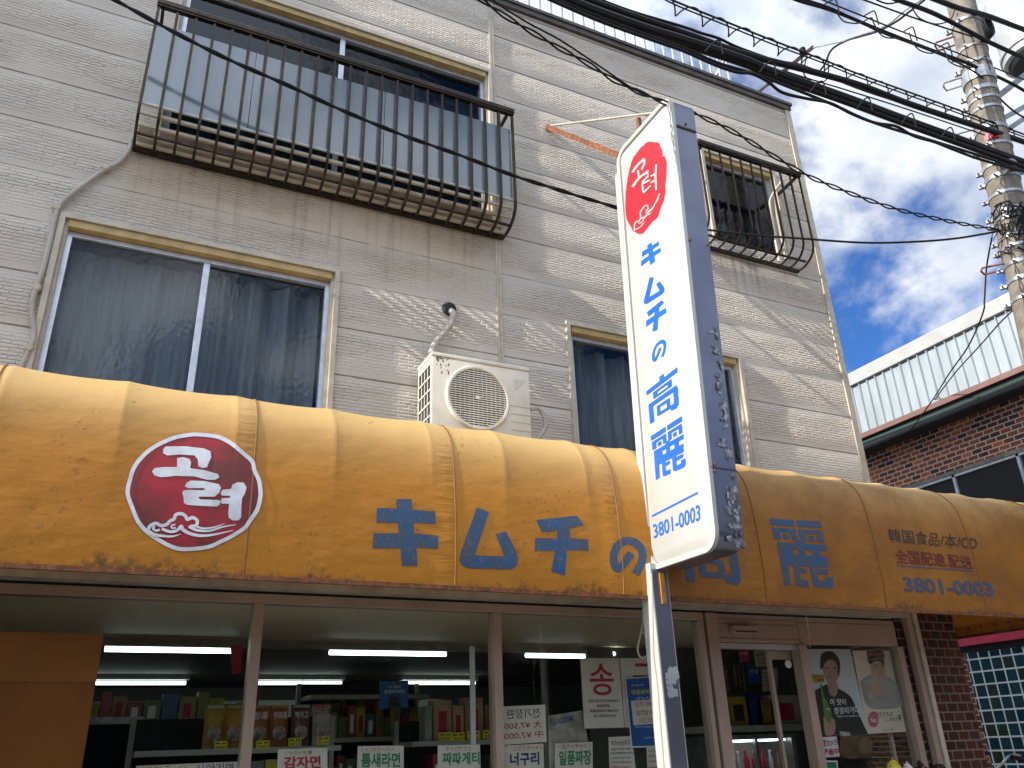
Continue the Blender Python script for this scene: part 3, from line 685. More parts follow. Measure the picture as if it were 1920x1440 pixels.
def on_awning(name, polys, mat, label, lift=0.003, faces=None):
    """2-D art in (x, z), cut into strips and laid on the cloth"""
    bm = bmesh.new()
    if faces is None:
        for P in polys:
            vv = [bm.verts.new((p[0], 0, p[1])) for p in P]
            for t in fillpoly(P):
                try: bm.faces.new([vv[i] for i in t])
                except ValueError: pass
    else:
        vv = [bm.verts.new((p[0], 0, p[1])) for p in polys]
        for f in faces:
            try: bm.faces.new([vv[i] for i in f])
            except ValueError: pass
    xs_ = [v.co.x for v in bm.verts]; zs_ = [v.co.z for v in bm.verts]
    for lo, hi, st, n in ((min(xs_), max(xs_), 0.06, (1, 0, 0)), (min(zs_), max(zs_), 0.045, (0, 0, 1))):
        k = math.ceil(lo/st)
        while k*st < hi:
            bmesh.ops.bisect_plane(bm, geom=bm.verts[:]+bm.edges[:]+bm.faces[:], plane_co=Vector(n)*k*st, plane_no=n); k += 1
    for v in bm.verts: v.co.y = awn_y(v.co.x, v.co.z) - lift
    o = bpy.data.objects.new(name, bpy.data.meshes.new(name)); COL.objects.link(o); o.parent = A
    off = wl(o)
    for v in bm.verts: v.co -= off
    bm.to_mesh(o.data); bm.free(); o.data.materials.append(mat); fix_facing(o, (0, -1, 0))
    if label: o['label'] = label
    return o
def axz(px, py, y=-1.21):
    p = at(px, py, y); return (p.x, p.z)
def awn_iter(px, py):
    y = -1.21
    for _ in range(6):
        p = at(px, py, y); y = awn_y(p.x, p.z)
    return (p.x, p.z)
z6 = lambda L: [awn_iter(660+x/3.2, 900+y/3.2) for x, y in L]
z5 = lambda L: [awn_iter(220+x/5.54, 790+y/5.54) for x, y in L]
G_KI = [(265,115),(355,115),(362,180),(498,188),(498,263),(370,256),(373,320),(517,335),(516,412),(385,405),(392,515),(298,515),(290,408),(123,410),(128,320),(282,320),(276,256),(148,258),(150,168),(270,172)]
G_MU = [(748,165),(820,193),(735,452),(915,460),(862,325),(922,308),(985,430),(994,475),(985,515),(955,536),(700,530),(660,512),(642,480),(650,440)]
G_CHI = [(1105,240),(1350,215),(1387,268),(1308,290),(1307,350),(1415,357),(1418,423),(1290,420),(1275,573),(1195,550),(1218,423),(1095,427),(1098,348),(1230,352),(1232,300),(1140,315)]
G_NO = [(255,790),(222,835),(190,875),(160,905),(135,890),(122,850),(122,800),(140,750),(175,712),(220,697),(270,705),(312,735),(335,780),(338,830),(322,880),(285,945)]
on_awning('painted_letter', [z6(G_KI)], M['ablue'], 'large blue painted katakana letter ki, first of the row')
on_awning('painted_letter', [z6(G_MU)], M['ablue'], 'large blue painted katakana letter mu')
on_awning('painted_letter', [z6(G_CHI)], M['ablue'], 'large blue painted katakana letter chi')
nv, nf = ribbon_mesh(smoothline([(1120+x/4, 840+y/4, 0) for x, y in G_NO], 3), 14.5)
on_awning('painted_letter', [awn_iter(*p) for p in nv], M['ablue'], 'smaller blue painted hiragana letter no beside the sign pole', faces=nf)
# block strokes of the two large kanji in the unit square (x right, y up)
KOU = [[(.43,.90),(.57,.90),(.57,1),(.43,1)], [(0,.79),(1,.79),(1,.90),(0,.90)],
       [(.2,.57),(.33,.57),(.33,.74),(.2,.74)], [(.67,.57),(.8,.57),(.8,.74),(.67,.74)], [(.33,.68),(.67,.68),(.67,.74),(.33,.74)], [(.33,.57),(.67,.57),(.67,.62),(.33,.62)],
       [(.03,0),(.17,0),(.17,.41),(.90,.41),(.98,.36),(.98,.06),(.92,0),(.72,0),(.68,.1),(.83,.1),(.83,.32),(.17,.32),(.17,.41),(.03,.41)][0:2] + [(.17,.41),(.83,.41),(.83,.14),(.70,.14),(.72,.02),(.90,0),(.98,.07),(.98,.45),(.93,.52),(.03,.52)],
       [(.28,.08),(.38,.08),(.38,.34),(.28,.34)], [(.60,.08),(.71,.08),(.71,.34),(.60,.34)], [(.38,.27),(.60,.27),(.60,.34),(.38,.34)], [(.38,.08),(.60,.08),(.60,.15),(.38,.15)]]
REI = [[(0,.90),(.475,.90),(.475,1),(0,1)], [(.525,.90),(1,.90),(1,1),(.525,1)],
       [(.02,.68),(.15,.68),(.15,.80),(.47,.80),(.47,.86),(.02,.86)], [(.36,.68),(.47,.68),(.47,.80),(.36,.80)], [(.20,.69),(.31,.69),(.31,.77),(.20,.77)],
       [(.53,.68),(.64,.68),(.64,.80),(.98,.80),(.98,.86),(.53,.86)], [(.87,.68),(.98,.68),(.98,.80),(.87,.80)], [(.69,.69),(.80,.69),(.80,.77),(.69,.77)],
       [(.44,.64),(.57,.64),(.57,.69),(.44,.69)], [(.06,.55),(1,.55),(1,.64),(.06,.64)],
       [(.06,.0),(.18,.02),(.20,.55),(.06,.55)], [(.20,.46),(.32,.46),(.32,.55),(.20,.55)], [(.44,.46),(.56,.46),(.56,.55),(.44,.55)], [(.70,.46),(.84,.46),(.84,.55),(.70,.55)],
       [(.195,.38),(.95,.38),(.98,.41),(.98,.46),(.195,.46)], [(.195,.30),(.95,.30),(.98,.33),(.96,.38),(.195,.38)],
       [(.28,.10),(.38,.10),(.38,.30),(.28,.30)], [(.38,.20),(.52,.20),(.52,.27),(.38,.27)], [(.28,.02),(.36,0),(.52,.0),(.52,.09),(.28,.10)],
       [(.60,.10),(.72,.10),(.72,.30),(.60,.30)], [(.72,.19),(.93,.20),(.95,.27),(.72,.27)], [(.60,.03),(.68,0),(.94,.0),(1,.05),(1,.16),(.86,.16),(.86,.10),(.60,.10)]]
def quad2(q, pts): 
    out = []
    for u, v in pts:
        t = (q[0][0]*(1-u)+q[1][0]*u, q[0][1]*(1-u)+q[1][1]*u); b_ = (q[3][0]*(1-u)+q[2][0]*u, q[3][1]*(1-u)+q[2][1]*u)
        out.append((b_[0]*(1-v)+t[0]*v, b_[1]*(1-v)+t[1]*v))
    return out
def awn_quad(q): return [awn_iter(*p) for p in q]
q = awn_quad([(1262, 962), (1372, 970), (1392, 1098), (1284, 1090)])
on_awning('painted_letter', [quad2(q, P) for P in KOU], M['ablue'], 'large blue painted kanji half hidden behind the blade sign')
q = awn_quad([(1442, 972), (1538, 978), (1564, 1103), (1464, 1098)])
on_awning('painted_letter', [quad2(q, P) for P in REI], M['ablue'], 'large blue painted kanji right of the blade sign')
def awn_text(s, q, mat, label, bold):
    V, F, _ = textmesh(s, bold); Q = awn_quad(q)
    on_awning('painted_line', quad2(Q, V), mat, label, faces=F)
awn_text('韓国食品/本/CD', [(1662, 990), (1832, 1006), (1831, 1032), (1668, 1016)], M['ablack'], 'black painted line of shop wares', 0.004)
awn_text('全国配達.配送', [(1675, 1029), (1818, 1042), (1824, 1068), (1680, 1056)], M['amaroon'], 'maroon painted line about deliveries', 0.012)
on_awning('painted_underline', [[awn_iter(*p) for p in ((1681, 1059.5), (1825, 1069.5), (1825, 1071.5), (1681, 1061.5))]], M['ablue'], None)
awn_text('3801-0003', [(1690, 1081), (1858, 1092), (1864, 1119), (1696, 1110)], M['ablue'], 'blue painted telephone number', 0.03)
# round emblem
RING = [(800,118),(960,130),(1080,155),(1200,220),(1320,320),(1420,410),(1440,500),(1490,610),(1508,740),(1500,820),(1470,930),(1390,1050),(1340,1120),(1220,1200),(1080,1270),(950,1325),(750,1350),(600,1340),(450,1270),(310,1180),(200,1060),(140,920),(95,800),(85,720),(110,600),(150,480),(230,370),(330,280),(450,210),(620,145)]
ringp = [(p.x, p.y) for p in smoothline([(x, y, 0) for x, y in RING + RING[:1]], 3)][:-1]
inn = [(797+(x-797)*.938, 735+(y-735)*.935) for x, y in ringp]
E_ = on_awning('emblem_disc', [z5([(797+(x-797)*.96, 735+(y-735)*.96) for x, y in ringp])], M['emred'], 'round weathered red emblem', 0.003)
n = len(ringp); on_awning('emblem_border', z5(ringp + inn), M['emwhite'], None, 0.0055, faces=[(i, (i+1) % n, n+(i+1) % n, n+i) for i in range(n)])
EM = [[(500,265),(700,262),(900,285),(965,315),(975,370),(945,440),(930,480),(880,488),(840,470),(835,400),(800,358),(650,348),(520,358),(475,335),(475,295)],
      [(620,385),(680,375),(750,395),(765,430),(755,490),(900,510),(1040,550),(1058,585),(1010,612),(930,610),(800,575),(600,570),(450,585),(385,565),(360,525),(385,490),(470,478),(620,478)],
      [(760,618),(900,622),(1050,655),(1075,690),(1060,740),(1010,785),(850,785),(840,800),(870,815),(1040,820),(1075,830),(1060,870),(1030,888),(850,880),(720,870),(690,850),(685,780),(672,745),(690,720),(760,715),(880,720),(918,708),(890,695),(740,698),(700,680),(720,640)],
      [(1250,635),(1310,640),(1340,690),(1325,750),(1295,800),(1285,900),(1285,1000),(1260,1030),(1200,1033),(1155,1005),(1150,960),(1160,860),(1078,858),(1080,800),(1170,798),(1170,775),(1090,775),(1070,755),(1090,715),(1180,705),(1195,660)]]
for P in EM: on_awning('emblem_letter', [z5(P)], M['emwhite'], None, 0.0055)
WAVES = [([(310,1150),(340,1090),(400,1062),(450,1085),(510,1075),(545,1040),(590,1015),(605,975),(660,962),(705,985),(725,1022),(780,1002),(828,1035),(815,1085),(760,1095)], 34),
         ([(640,1090),(720,1155),(850,1190),(1000,1180),(1200,1136)], [40, 36, 30, 22, 8]), ([(740,1095),(830,1135),(960,1140),(1090,1100),(1228,1078)], [30, 28, 22, 20, 6]),
         ([(800,1085),(880,1115),(1000,1105),(1115,1063)], [24, 20, 16, 5]), ([(330,1150),(380,1180),(480,1195),(570,1200),(655,1175)], [40, 34, 26, 20, 6]), ([(460,1120),(540,1150),(610,1140),(680,1090)], [30, 30, 30, 30]),
         ([(600,1075),(560,1090),(570,1115),(605,1110)], 18), ([(385,1090),(370,1120),(400,1140),(440,1130)], 22)]
wv_ = []; wf_ = []
for i, (P, w) in enumerate(WAVES):
    S = smoothline([(x, y, 0) for x, y in P], 4)
    if hasattr(w, '__len__'): w = [w[min(j//4, len(w)-1)] + (w[min(j//4+1, len(w)-1)]-w[min(j//4, len(w)-1)])*(j % 4)/4 for j in range(len(S))]
    a, f = ribbon_mesh(S, w); a = z5(a)
    on_awning('emblem_wave', a, M['emwhite'], None, 0.0055+0.0006*(i+1), faces=f)

# ================================================================== blade sign
SX = 2.905
SIGN = thing('blade_sign', 'tall white and red vertical blade sign on a square white pole', 'sign', (SX, -1.12, 0))
TILT = 0.020   # slight lean away from the shop
def sgn(y, z, x=0.0):
    """sign coordinates -> world: y depth, z height, x thickness; the sign leans a little"""
    dz = z - 2.5
    return Vector((SX + x + 0.022*dz, y - TILT*dz*(0.2 + 0.8*(-1.15 - y)/0.7), z))
def sig(px, py):
    """point of the sign's left face seen at a picture position"""
    x = SX
    for _ in range(12):
        p = atx(px, py, x); x = SX + 0.022*(p.z-2.5) - 0.0227
    return atx(px, py, x)
def rrect(y0, y1, z0, z1, r, n=6, ri=None):
    """rounded rectangle in (y, z); corner radius r at the street side, ri at the wall side"""
    ri = r if ri is None else ri; out = []
    for cy, cz, a0, rr in ((y0+r, z0+r, 180, r), (y1-ri, z0+ri, 270, ri), (y1-ri, z1-ri, 0, ri), (y0+r, z1-r, 90, r)):
        for i in range(n+1):
            a = math.radians(a0 + 90*i/n); out.append((cy + rr*math.cos(a), cz + rr*math.sin(a)))
    return out
YI, YO, ZB, ZT = -1.192, -1.832, 2.495, 5.63
TH = 0.185
def prism(outline, x0, x1):
    k = len(outline); vs = [sgn(y, z, x0) for y, z in outline] + [sgn(y, z, x1) for y, z in outline]
    fs = [tuple(range(k)), tuple(range(2*k-1, k-1, -1))] + [(i, (i+1) % k, k+(i+1) % k, k+i) for i in range(k)]
    return MB().add(vs, fs)
CASE = prism(rrect(YO, YI, ZB, ZT, 0.10, 8), 0.012, TH).build('casing', M['silver'], SIGN, smooth=True)
rim = MB(); o1 = rrect(YO-0.004, YI+0.004, ZB-0.004, ZT+0.004, 0.103, 8); o2 = rrect(YO+0.028, YI-0.028, ZB+0.028, ZT-0.028, 0.078, 8); k = len(o1)
vs = [sgn(y, z, 0.014) for y, z in o1] + [sgn(y, z, -0.012) for y, z in o1] + [sgn(y, z, -0.012) for y, z in o2] + [sgn(y, z, 0.010) for y, z in o2]
fs = [(a*k+i, a*k+(i+1) % k, (a+1)*k+(i+1) % k, (a+1)*k+i) for a in range(3) for i in range(k)]
rim.add(vs, fs).build('face_rim', M['white'], SIGN, smooth=True)
fo = rrect(YO+0.031, YI-0.031, ZB+0.031, ZT-0.031, 0.075, 8); fi = rrect(YO+0.075, YI-0.06, ZB+0.085, ZT-0.075, 0.05, 8)
vs = [sgn(y, z, 0.008) for y, z in fo] + [sgn(y, z, -0.020) for y, z in fi]
fs = [(i, (i+1) % k, k+(i+1) % k, k+i) for i in range(k)] + [tuple(range(k, 2*k))]
FACE = MB().add(vs, fs).build('face_panel', M['white'], SIGN, smooth=True)
FACEB = prism(rrect(YO+0.03, YI-0.03, ZB+0.03, ZT-0.03, 0.08, 8), TH+0.001, TH+0.02).build('face_panel', M['white'], SIGN, smooth=True)
def sign_art(name, polys, mat, label=None, lift=0.0022, faces=None, parent=None):
    vs = []; fs = []
    n = Vector((-1, 0, 0))
    if faces is None:
        for P in polys:
            k = len(vs); vs += [sig(*p) for p in P]; fs += [tuple(k+i for i in t) for t in fillpoly(P)]
    else: vs = [sig(*p) for p in polys]; fs = faces
    vs = [v + n*(lift-0.0022) for v in vs]
    o = sheet(name, vs, fs, mat, parent or FACE); fix_facing(o, n)
    if label: o['label'] = label
    return o
s3 = lambda L: [(1140+x/4.235, 180+y/4.235) for x, y in L]
s4 = lambda L: [(1180+x/3.6, 500+y/3.6) for x, y in L]
RED = [(335,362),(365,366),(400,370),(415,400),(430,440),(432,475),(450,480),(465,540),(462,640),(452,700),(455,760),(440,830),(410,910),(398,950),(350,1000),(330,1025),(300,1060),(280,1085),(245,1095),(205,1075),(175,1030),(150,980),(140,930),(137,850),(140,770),(150,690),(165,600),(185,530),(205,480),(230,450),(255,415),(280,390),(305,368)]
rj = random.Random(3); REDs = [(p.x+rj.uniform(-2.5, 2.5), p.y+rj.uniform(-2.5, 2.5)) for p in smoothline([(x, y, 0) for x, y in RED + RED[:1]], 3)][:-1]
sign_art('emblem_disc', [s3(REDs)], M['red'], 'red oval seal with jagged edge')
ST = [([(196,608),(215,575),(245,540),(292,497)], 17), ([(292,497),(290,540),(268,585)], 15), ([(240,590),(248,650)], 15), ([(198,722),(225,680),(262,640),(325,592)], [20, 17, 15, 12]),
      ([(272,632),(322,610),(320,645),(282,690),(330,672),(345,690),(280,772)][:3], 14), ([(318,640),(280,682),(275,700)], 13), ([(276,700),(335,668)], 13), ([(283,765),(277,700)], 14), ([(285,770),(345,712)], [16, 10]),
      ([(388,545),(382,640),(388,748)], [15, 17, 15]), ([(345,640),(385,618)], 13), ([(345,690),(385,668)], 13)]
for i, (P, w) in enumerate(ST):
    a, f = ribbon_mesh(P if not hasattr(w, '__len__') or len(w) == len(P) else P, w if not hasattr(w, '__len__') or len(w) == len(P) else w[0])
    sign_art('emblem_stroke', s3(a), M['white'], None, 0.004+0.0004*i, faces=f)
SW = [([(212,1072),(210,1030),(225,1000),(250,992),(262,960),(258,930),(272,900),(300,868),(318,875),(318,900),(298,912)], 9), ([(258,975),(290,962),(325,925),(365,880),(412,775)], 8), ([(300,930),(345,900),(380,850),(408,810)], 6), ([(245,1010),(270,1005),(300,960),(345,930)], 7), ([(218,1060),(255,1045),(290,1005)], 7)]
for i, (P, w) in enumerate(SW):
    a, f = ribbon_mesh(smoothline([(x, y, 0) for x, y in P], 3), w); sign_art('emblem_wave', s3(a), M['white'], None, 0.004+0.0004*i, faces=f)
def unit(G, inv=True):
    xs_ = [p[0] for p in G]; ys_ = [p[1] for p in G]; return [((x-min(xs_))/(max(xs_)-min(xs_)), 1-(y-min(ys_))/(max(ys_)-min(ys_))) for x, y in G]
q = s3([(258, 1222), (404, 1122), (424, 1270), (264, 1398)]); sign_art('sign_letter', [quad2(q, unit(G_KI))], M['blue'], 'blue katakana letter ki')
q = s4([(98, 92), (226, 26), (238, 172), (96, 268)]); sign_art('sign_letter', [quad2(q, unit(G_MU))], M['blue'], 'blue katakana letter mu')
q = s4([(112, 300), (246, 205), (250, 385), (112, 478)]); sign_art('sign_letter', [quad2(q, unit(G_CHI))], M['blue'], 'blue katakana letter chi')
q = s4([(150, 545), (246, 462), (250, 590), (154, 668)]); nv, nf = ribbon_mesh(smoothline([(x, y, 0) for x, y in G_NO], 3), 50)
uu = unit([(x, y) for x, y in nv]); sign_art('sign_letter', quad2(q, uu), M['blue'], 'small blue hiragana letter no', faces=nf)
q = [(1211, 727), (1269, 680), (1274, 762), (1217, 796)]; sign_art('sign_letter', [quad2(q, P) for P in KOU], M['blue'], 'upper blue kanji')
q = [(1220, 818), (1278, 780), (1286, 874), (1226, 902)]; sign_art('sign_letter', [quad2(q, P) for P in REI], M['blue'], 'lower blue kanji')
sign_art('sign_line', [[(1222, 966), (1308, 922), (1308, 925.5), (1222, 969.5)]], M['blue'])
V, F, _ = textmesh('3801-0003', 0.012)
sign_art('phone_number', quad2([(1223.5, 984), (1312, 945), (1313, 975), (1226, 1010)], V), M['blue'], 'blue telephone number', faces=F)
# pole, screws, tape, brackets
pl = MB(); pl.box((SX-0.055, -1.265, 0), (SX+0.07, -1.145, 2.53), 0.006); PO = pl.build('pole', M['white'], SIGN)
pf = MB(); pf.box((SX-0.045, -1.2685, 0.02), (SX+0.06, -1.2652, 2.495)); pf.build('pole_front_plate', M['silver'], PO)
cb = prism([(-1.187, 2.45), (-1.155, 2.45), (-1.155, 5.42), (-1.165, 5.46), (-1.187, 5.46)], -0.012, 0.06); cb.build('back_mast', M['white'], SIGN)
for (z, xx) in ((5.36, .03), (5.36, .165), (4.45, .03), (4.45, .165), (2.93, .03), (2.97, .035), (5.40, .10)):
    p = sgn(YO, z, xx); MB().lathe([(0.010, 0), (0.008, 0.008), (0.003, 0.011)], p, (0, -1, 0), 10).build('bolt', M['rust'], CASE)
cl_ = MB(); cl_.bar(sgn(YO-0.004, 5.36, 0.02), sgn(YO-0.004, 5.36, TH-.005), 0.008, 0.014); cl_.build('casing_joint', M['coping'], CASE)
MB().bar(sgn(YO-.003, 2.95, 0.0), sgn(YO-.003, 2.95, TH), 0.004, 0.006).build('casing_joint', M['coping'], CASE)
tr_ = random.Random(5)
TAPE = pm('peeling_silver_tape', (0.34, 0.34, 0.37), (0.10, 0.10, 0.11), 22, 0.4, 0.3, lo=0.4, hi=0.6)
for i in range(70):
    z = 2.53 + 1.35*tr_.random()**2.0; w = tr_.uniform(0.012, 0.05); xx = TH - w*.75 - abs(tr_.gauss(0, 0.03)); h = tr_.uniform(0.012, 0.07); a = tr_.uniform(-.6, .6)
    c = sgn(YO - 0.002 - i*0.0001, z, xx); e1 = Vector((math.cos(a), tr_.uniform(-.05, .0), math.sin(a)))*w; e2 = Vector((-math.sin(a), tr_.uniform(-.07, .01), math.cos(a)))*h
    P = [c - e1*.5 - e2*.5*tr_.uniform(.2, 1), c + e1*.5*tr_.uniform(.4, 1) - e2*.5, c + e1*.5 + e2*.5*tr_.uniform(.3, 1), c - e1*.5*tr_.uniform(.3, 1) + e2*.5]
    MB().add(P, [(0, 1, 2, 3)]).build('torn_tape', TAPE, CASE)
for i in range(14):
    z = 1.85 + tr_.uniform(-.06, .08); xx = 0.02 + tr_.uniform(-.03, .03); w = tr_.uniform(.03, .06); h = tr_.uniform(.02, .05); a = tr_.uniform(-.7, .7)
    c = Vector((SX + xx, -1.2695 - i*.0002, z)); e1 = Vector((math.cos(a), 0, math.sin(a)))*w*.5; e2 = Vector((-math.sin(a), 0, math.cos(a)))*h*.5
    MB().add([c-e1-e2, c+e1-e2, c+e1+e2, c-e1+e2], [(0, 1, 2, 3)]).build('torn_tape', M['alu'], PO)
hb = MB(); hb.box((SX-0.0, -1.277, 2.29), (SX+0.035, -1.270, 2.47), 0.003); HB = hb.build('orange_bracket', pm('orange_paint', (0.55, 0.23, 0.02), None, 12, 0.45), SIGN)
for z in (2.31, 2.37): MB().lathe([(0.008, 0), (0.006, 0.006)], (SX+0.018, -1.277, z), (0, -1, 0), 10).build('bolt', M['galv'], HB)
# stay frame that ties the sign to the wall
stt = MB(); w0 = at(1027, 238, -0.01); e0 = Vector((SX-0.01, -1.03, 5.05)); e0 = at(1162, 292, -1.0); stt.bar(w0, e0, 0.045, 0.045); STY = stt.build('rusty_stay', M['rust'], SIGN)
st2 = MB(); st2.tube([w0 + Vector((0, 0, .01)), at(1232, 211, -1.05)], 0.010, 8); st2.build('tie_rod', M['trim'], SIGN)
st3 = MB(); st3.bar(at(1197, 222, -1.02), at(1203, 262, -1.02), 0.03, 0.03); st3.build('stay_upright', M['rust'], SIGN)

# ================================================================== railings
def railing(name, label, x0, x1, n, ztop, zbot, dep, bw_):
    root = thing(name, label, 'railing', ((x0+x1)/2, 0, zbot))
    h = MB(); h.box((x0-.015, -dep-0.03, ztop-0.03), (x1+.015, -dep+0.025, ztop+0.014), 0.006); h.box((x0-.012, -dep-0.022, ztop-0.045), (x1+.012, -dep+0.018, ztop-0.031)); h.build('handrail', M['bronze'], root)
    lo = MB(); lo.box((x0-.01, -0.055, zbot-0.012), (x1+.01, -0.02, zbot+0.022)); lo.build('bottom_rail', M['bronze'], root)
    pts = [(x0, -dep, ztop-0.03)]
    zc = zbot + dep*0.62
    for i in range(9):
        a = math.radians(90*i/8); pts.append((x0, -dep + (dep-0.06)*(1-math.cos(a))*0.9, zc - (zc-zbot)*math.sin(a)))
    pts.append((x0, -0.04, zbot+0.005))
    # extruded flat bar along the bent line
    P = [Vector(p) for p in pts]; mb = MB(); w, d = bw_, bw_*1.25; k = len(P); vs = []
    for i, p in enumerate(P):
        t = (P[min(i+1, k-1)]-P[max(i-1, 0)]).normalized(); nn = Vector((0, t.z, -t.y))
        for sx, sd in ((-1,-1),(1,-1),(1,1),(-1,1)): vs.append(p + Vector((sx*w/2, 0, 0)) + nn*sd*d/2)
    fs = [(i*4+j, i*4+(j+1) % 4, i*4+4+(j+1) % 4, i*4+4+j) for i in range(k-1) for j in range(4)] + [(3, 2, 1, 0), tuple((k-1)*4+j for j in range(4))]
    b0 = mb.add(vs, fs).build('baluster', M['bronze'], root)
    for i in range(1, n): clone(b0, (b0.location.x + (x1-x0)*i/(n-1), b0.location.y, b0.location.z), root)
    for xe in (x0+0.03, x1-0.05):
        br = MB(); br.bar((xe, -dep, ztop-0.06), (xe, -0.004, ztop-0.09), 0.022, 0.03); br.bar((xe, -dep+.02, ztop-.055), (xe, -dep*.45, ztop-.085), .012, .02)
        br.build('bracket', M['bronze'], root)
    mids = MB(); mids.box((x0, -dep*0.55-.01, zbot+dep*.13), (x1, -dep*0.55+.01, zbot+dep*.13+.014)); mids.build('lower_rail', M['bronze'], root)
    return root
RL = railing('window_railing', 'long dark bronze window railing with frosted screen, at the upper left', -0.312, 2.555, 23, 6.652, 5.50, 0.30, 0.019)
fp = MB(); fp.box((-0.30, -0.272, 5.74), (0.40, -0.268, 6.475)); fp.box((0.405, -0.270, 5.74), (1.42, -0.266, 6.475)); fp.box((1.425, -0.272, 5.74), (2.545, -0.268, 6.475))
FP = fp.build('screen_panel', M['frost'], RL)
MB().box((-0.31, -0.276, 5.722), (2.55, -0.262, 5.7395)).build('panel_rail', M['white'], RL)
sl_ = MB()
for i, (yy, z) in enumerate(((-0.245, 5.665), (-0.19, 5.605), (-0.125, 5.56), (-0.06, 5.535))): sl_.box((-0.305, yy-0.012, z-0.014), (2.55, yy+0.012, z+0.012), 0.003)
sl_.build('floor_slats', M['trim'], RL)
MB().box((-0.305, -0.028, 5.53), (2.55, -0.012, 5.72)).build('base_board', pm('brown_base_board', (0.20, 0.145, 0.09), (0.13, 0.09, 0.055), 7, 0.7), RL)
RL2 = railing('window_railing', 'short dark bronze window railing with open bars, right of the blade sign', 4.62, 5.935, 11, 7.02, 5.965, 0.30, 0.0135)
ll = MB(); ll.tube(smoothline([(5.72, -0.02, 6.05), (5.72, -0.03, 6.6), (5.74, -0.05, 6.82), (5.80, -0.2, 6.97)], 5), 0.014, 8)
tag(ll.build('drain_pipe', M['trim'], None, True), 'thin beige pipe rising behind the short railing', 'pipe')

# ================================================================== air conditioner
AC = thing('air_conditioner', 'cream outdoor air conditioner unit standing behind the awning top', 'air conditioner', (2.18, -0.22, 3.46))
x0, x1, y0, y1, z0, z1 = 1.80, 2.565, -0.385, -0.09, 3.50, 4.135
mb = MB(); mb.box((x0, y0, z0), (x1, y1, z1-0.03), 0.010); mb.build('casing', M['ac'], AC, True)
MB().box((x0-0.004, y0-0.008, z1-0.03), (x1+0.004, y1+0.004, z1), 0.010).build('top_lid', M['ac'], AC, True)
fc = Vector((2.145, y0, 3.825)); rad = 0.235
MB().lathe([(rad+0.012, 0.0), (rad+0.012, 0.012), (rad+0.004, 0.024), (rad-0.012, 0.024), (rad-0.014, 0.002)], fc, (0, -1, 0), 48, False).build('fan_ring', M['ac'], AC, True)
MB().lathe([(rad-0.015, 0.001), (rad-0.015, 0.0025)], fc, (0, -1, 0), 48).build('fan_recess', M['dark'], AC)
gr = MB()
for i in range(26):
    h = -rad + 0.02 + i*(2*rad-0.04)/25; ww = math.sqrt(max(0, (rad-0.012)**2-h*h)); gr.box((fc.x-ww, y0-0.018, fc.z+h-0.0038), (fc.x+ww, y0-0.014, fc.z+h+0.0038))
for i in range(13):
    h = -rad + 0.03 + i*(2*rad-0.06)/12; ww = math.sqrt(max(0, (rad-0.012)**2-h*h)); gr.box((fc.x+h-0.0016, y0-0.0135, fc.z-ww), (fc.x+h+0.0016, y0-0.010, fc.z+ww))
GR = gr.build('fan_grille', M['ac'], AC)
MB().lathe([(0.016, 0.018), (0.014, 0.021)], fc, (0, -1, 0), 20).build('fan_hub', M['ac'], AC)
fb = MB()
for i in range(3):
    a = 2*math.pi*i/3 + .4; e = Vector((math.cos(a), 0, math.sin(a))); f2 = Vector((-math.sin(a), 0, math.cos(a)))
    fb.add([fc + Vector((0, -.004, 0)) + e*.03 - f2*.02, fc + Vector((0, -.007, 0)) + e*.2 - f2*.09, fc + Vector((0, -.005, 0)) + e*.2 + f2*.05, fc + Vector((0, -.004, 0)) + e*.03 + f2*.02], [(0, 1, 2, 3)])
fb.build('fan_blade', pm('fan_grey', (0.05, 0.05, 0.045), None, 4, 0.5), AC)
sg = MB()
for i in range(4):
    yy = y0 + 0.03 + i*0.062; sg.box((x0-0.003, yy, z0+0.05), (x0-0.0005, yy+0.042, z1-0.08))
sg.build('side_grille', M['dark'], AC)
sb_ = MB()
for i in range(6): sb_.box((x0-0.006, y0+0.02, z0+0.05+i*0.098), (x0-0.0032, y0+0.27, z0+0.062+i*0.098))
sb_.build('side_bars', M['ac'], AC)
pl = MB()
for i in range(5): pl.box((2.40, y0-0.003, 3.56+i*0.062), (2.555, y0-0.001, 3.564+i*0.062))
pl.add([(2.44, y0-.003, 4.02), (2.53, y0-.003, 4.03), (2.445, y0-.003, 3.93)], [(0, 1, 2)])
pl.build('panel_mark', pm('cream_relief', (0.50, 0.46, 0.38), None, 5, 0.5), AC)
gm = MB(); rg = random.Random(4)
for i in range(26):
    cx_ = x0 + 0.03 + 0.10*rg.random(); cz_ = z1 - 0.04 - 0.13*rg.random()**1.6; gm.box((cx_, y0-0.0016, cz_), (cx_+rg.uniform(.004, .012), y0-0.0006, cz_+rg.uniform(.006, .02)))
gm.build('grime', pm('brown_grime', (0.20, 0.15, 0.09), None, 10, 0.8), AC)
ft = MB(); ft.box((x0+.08, y0-.01, 3.40), (x0+.16, y1+.02, 3.5)); ft.box((x1-.18, y0-.01, 3.40), (x1-.10, y1+.02, 3.5)); ft.build('foot', M['rubber'], AC)
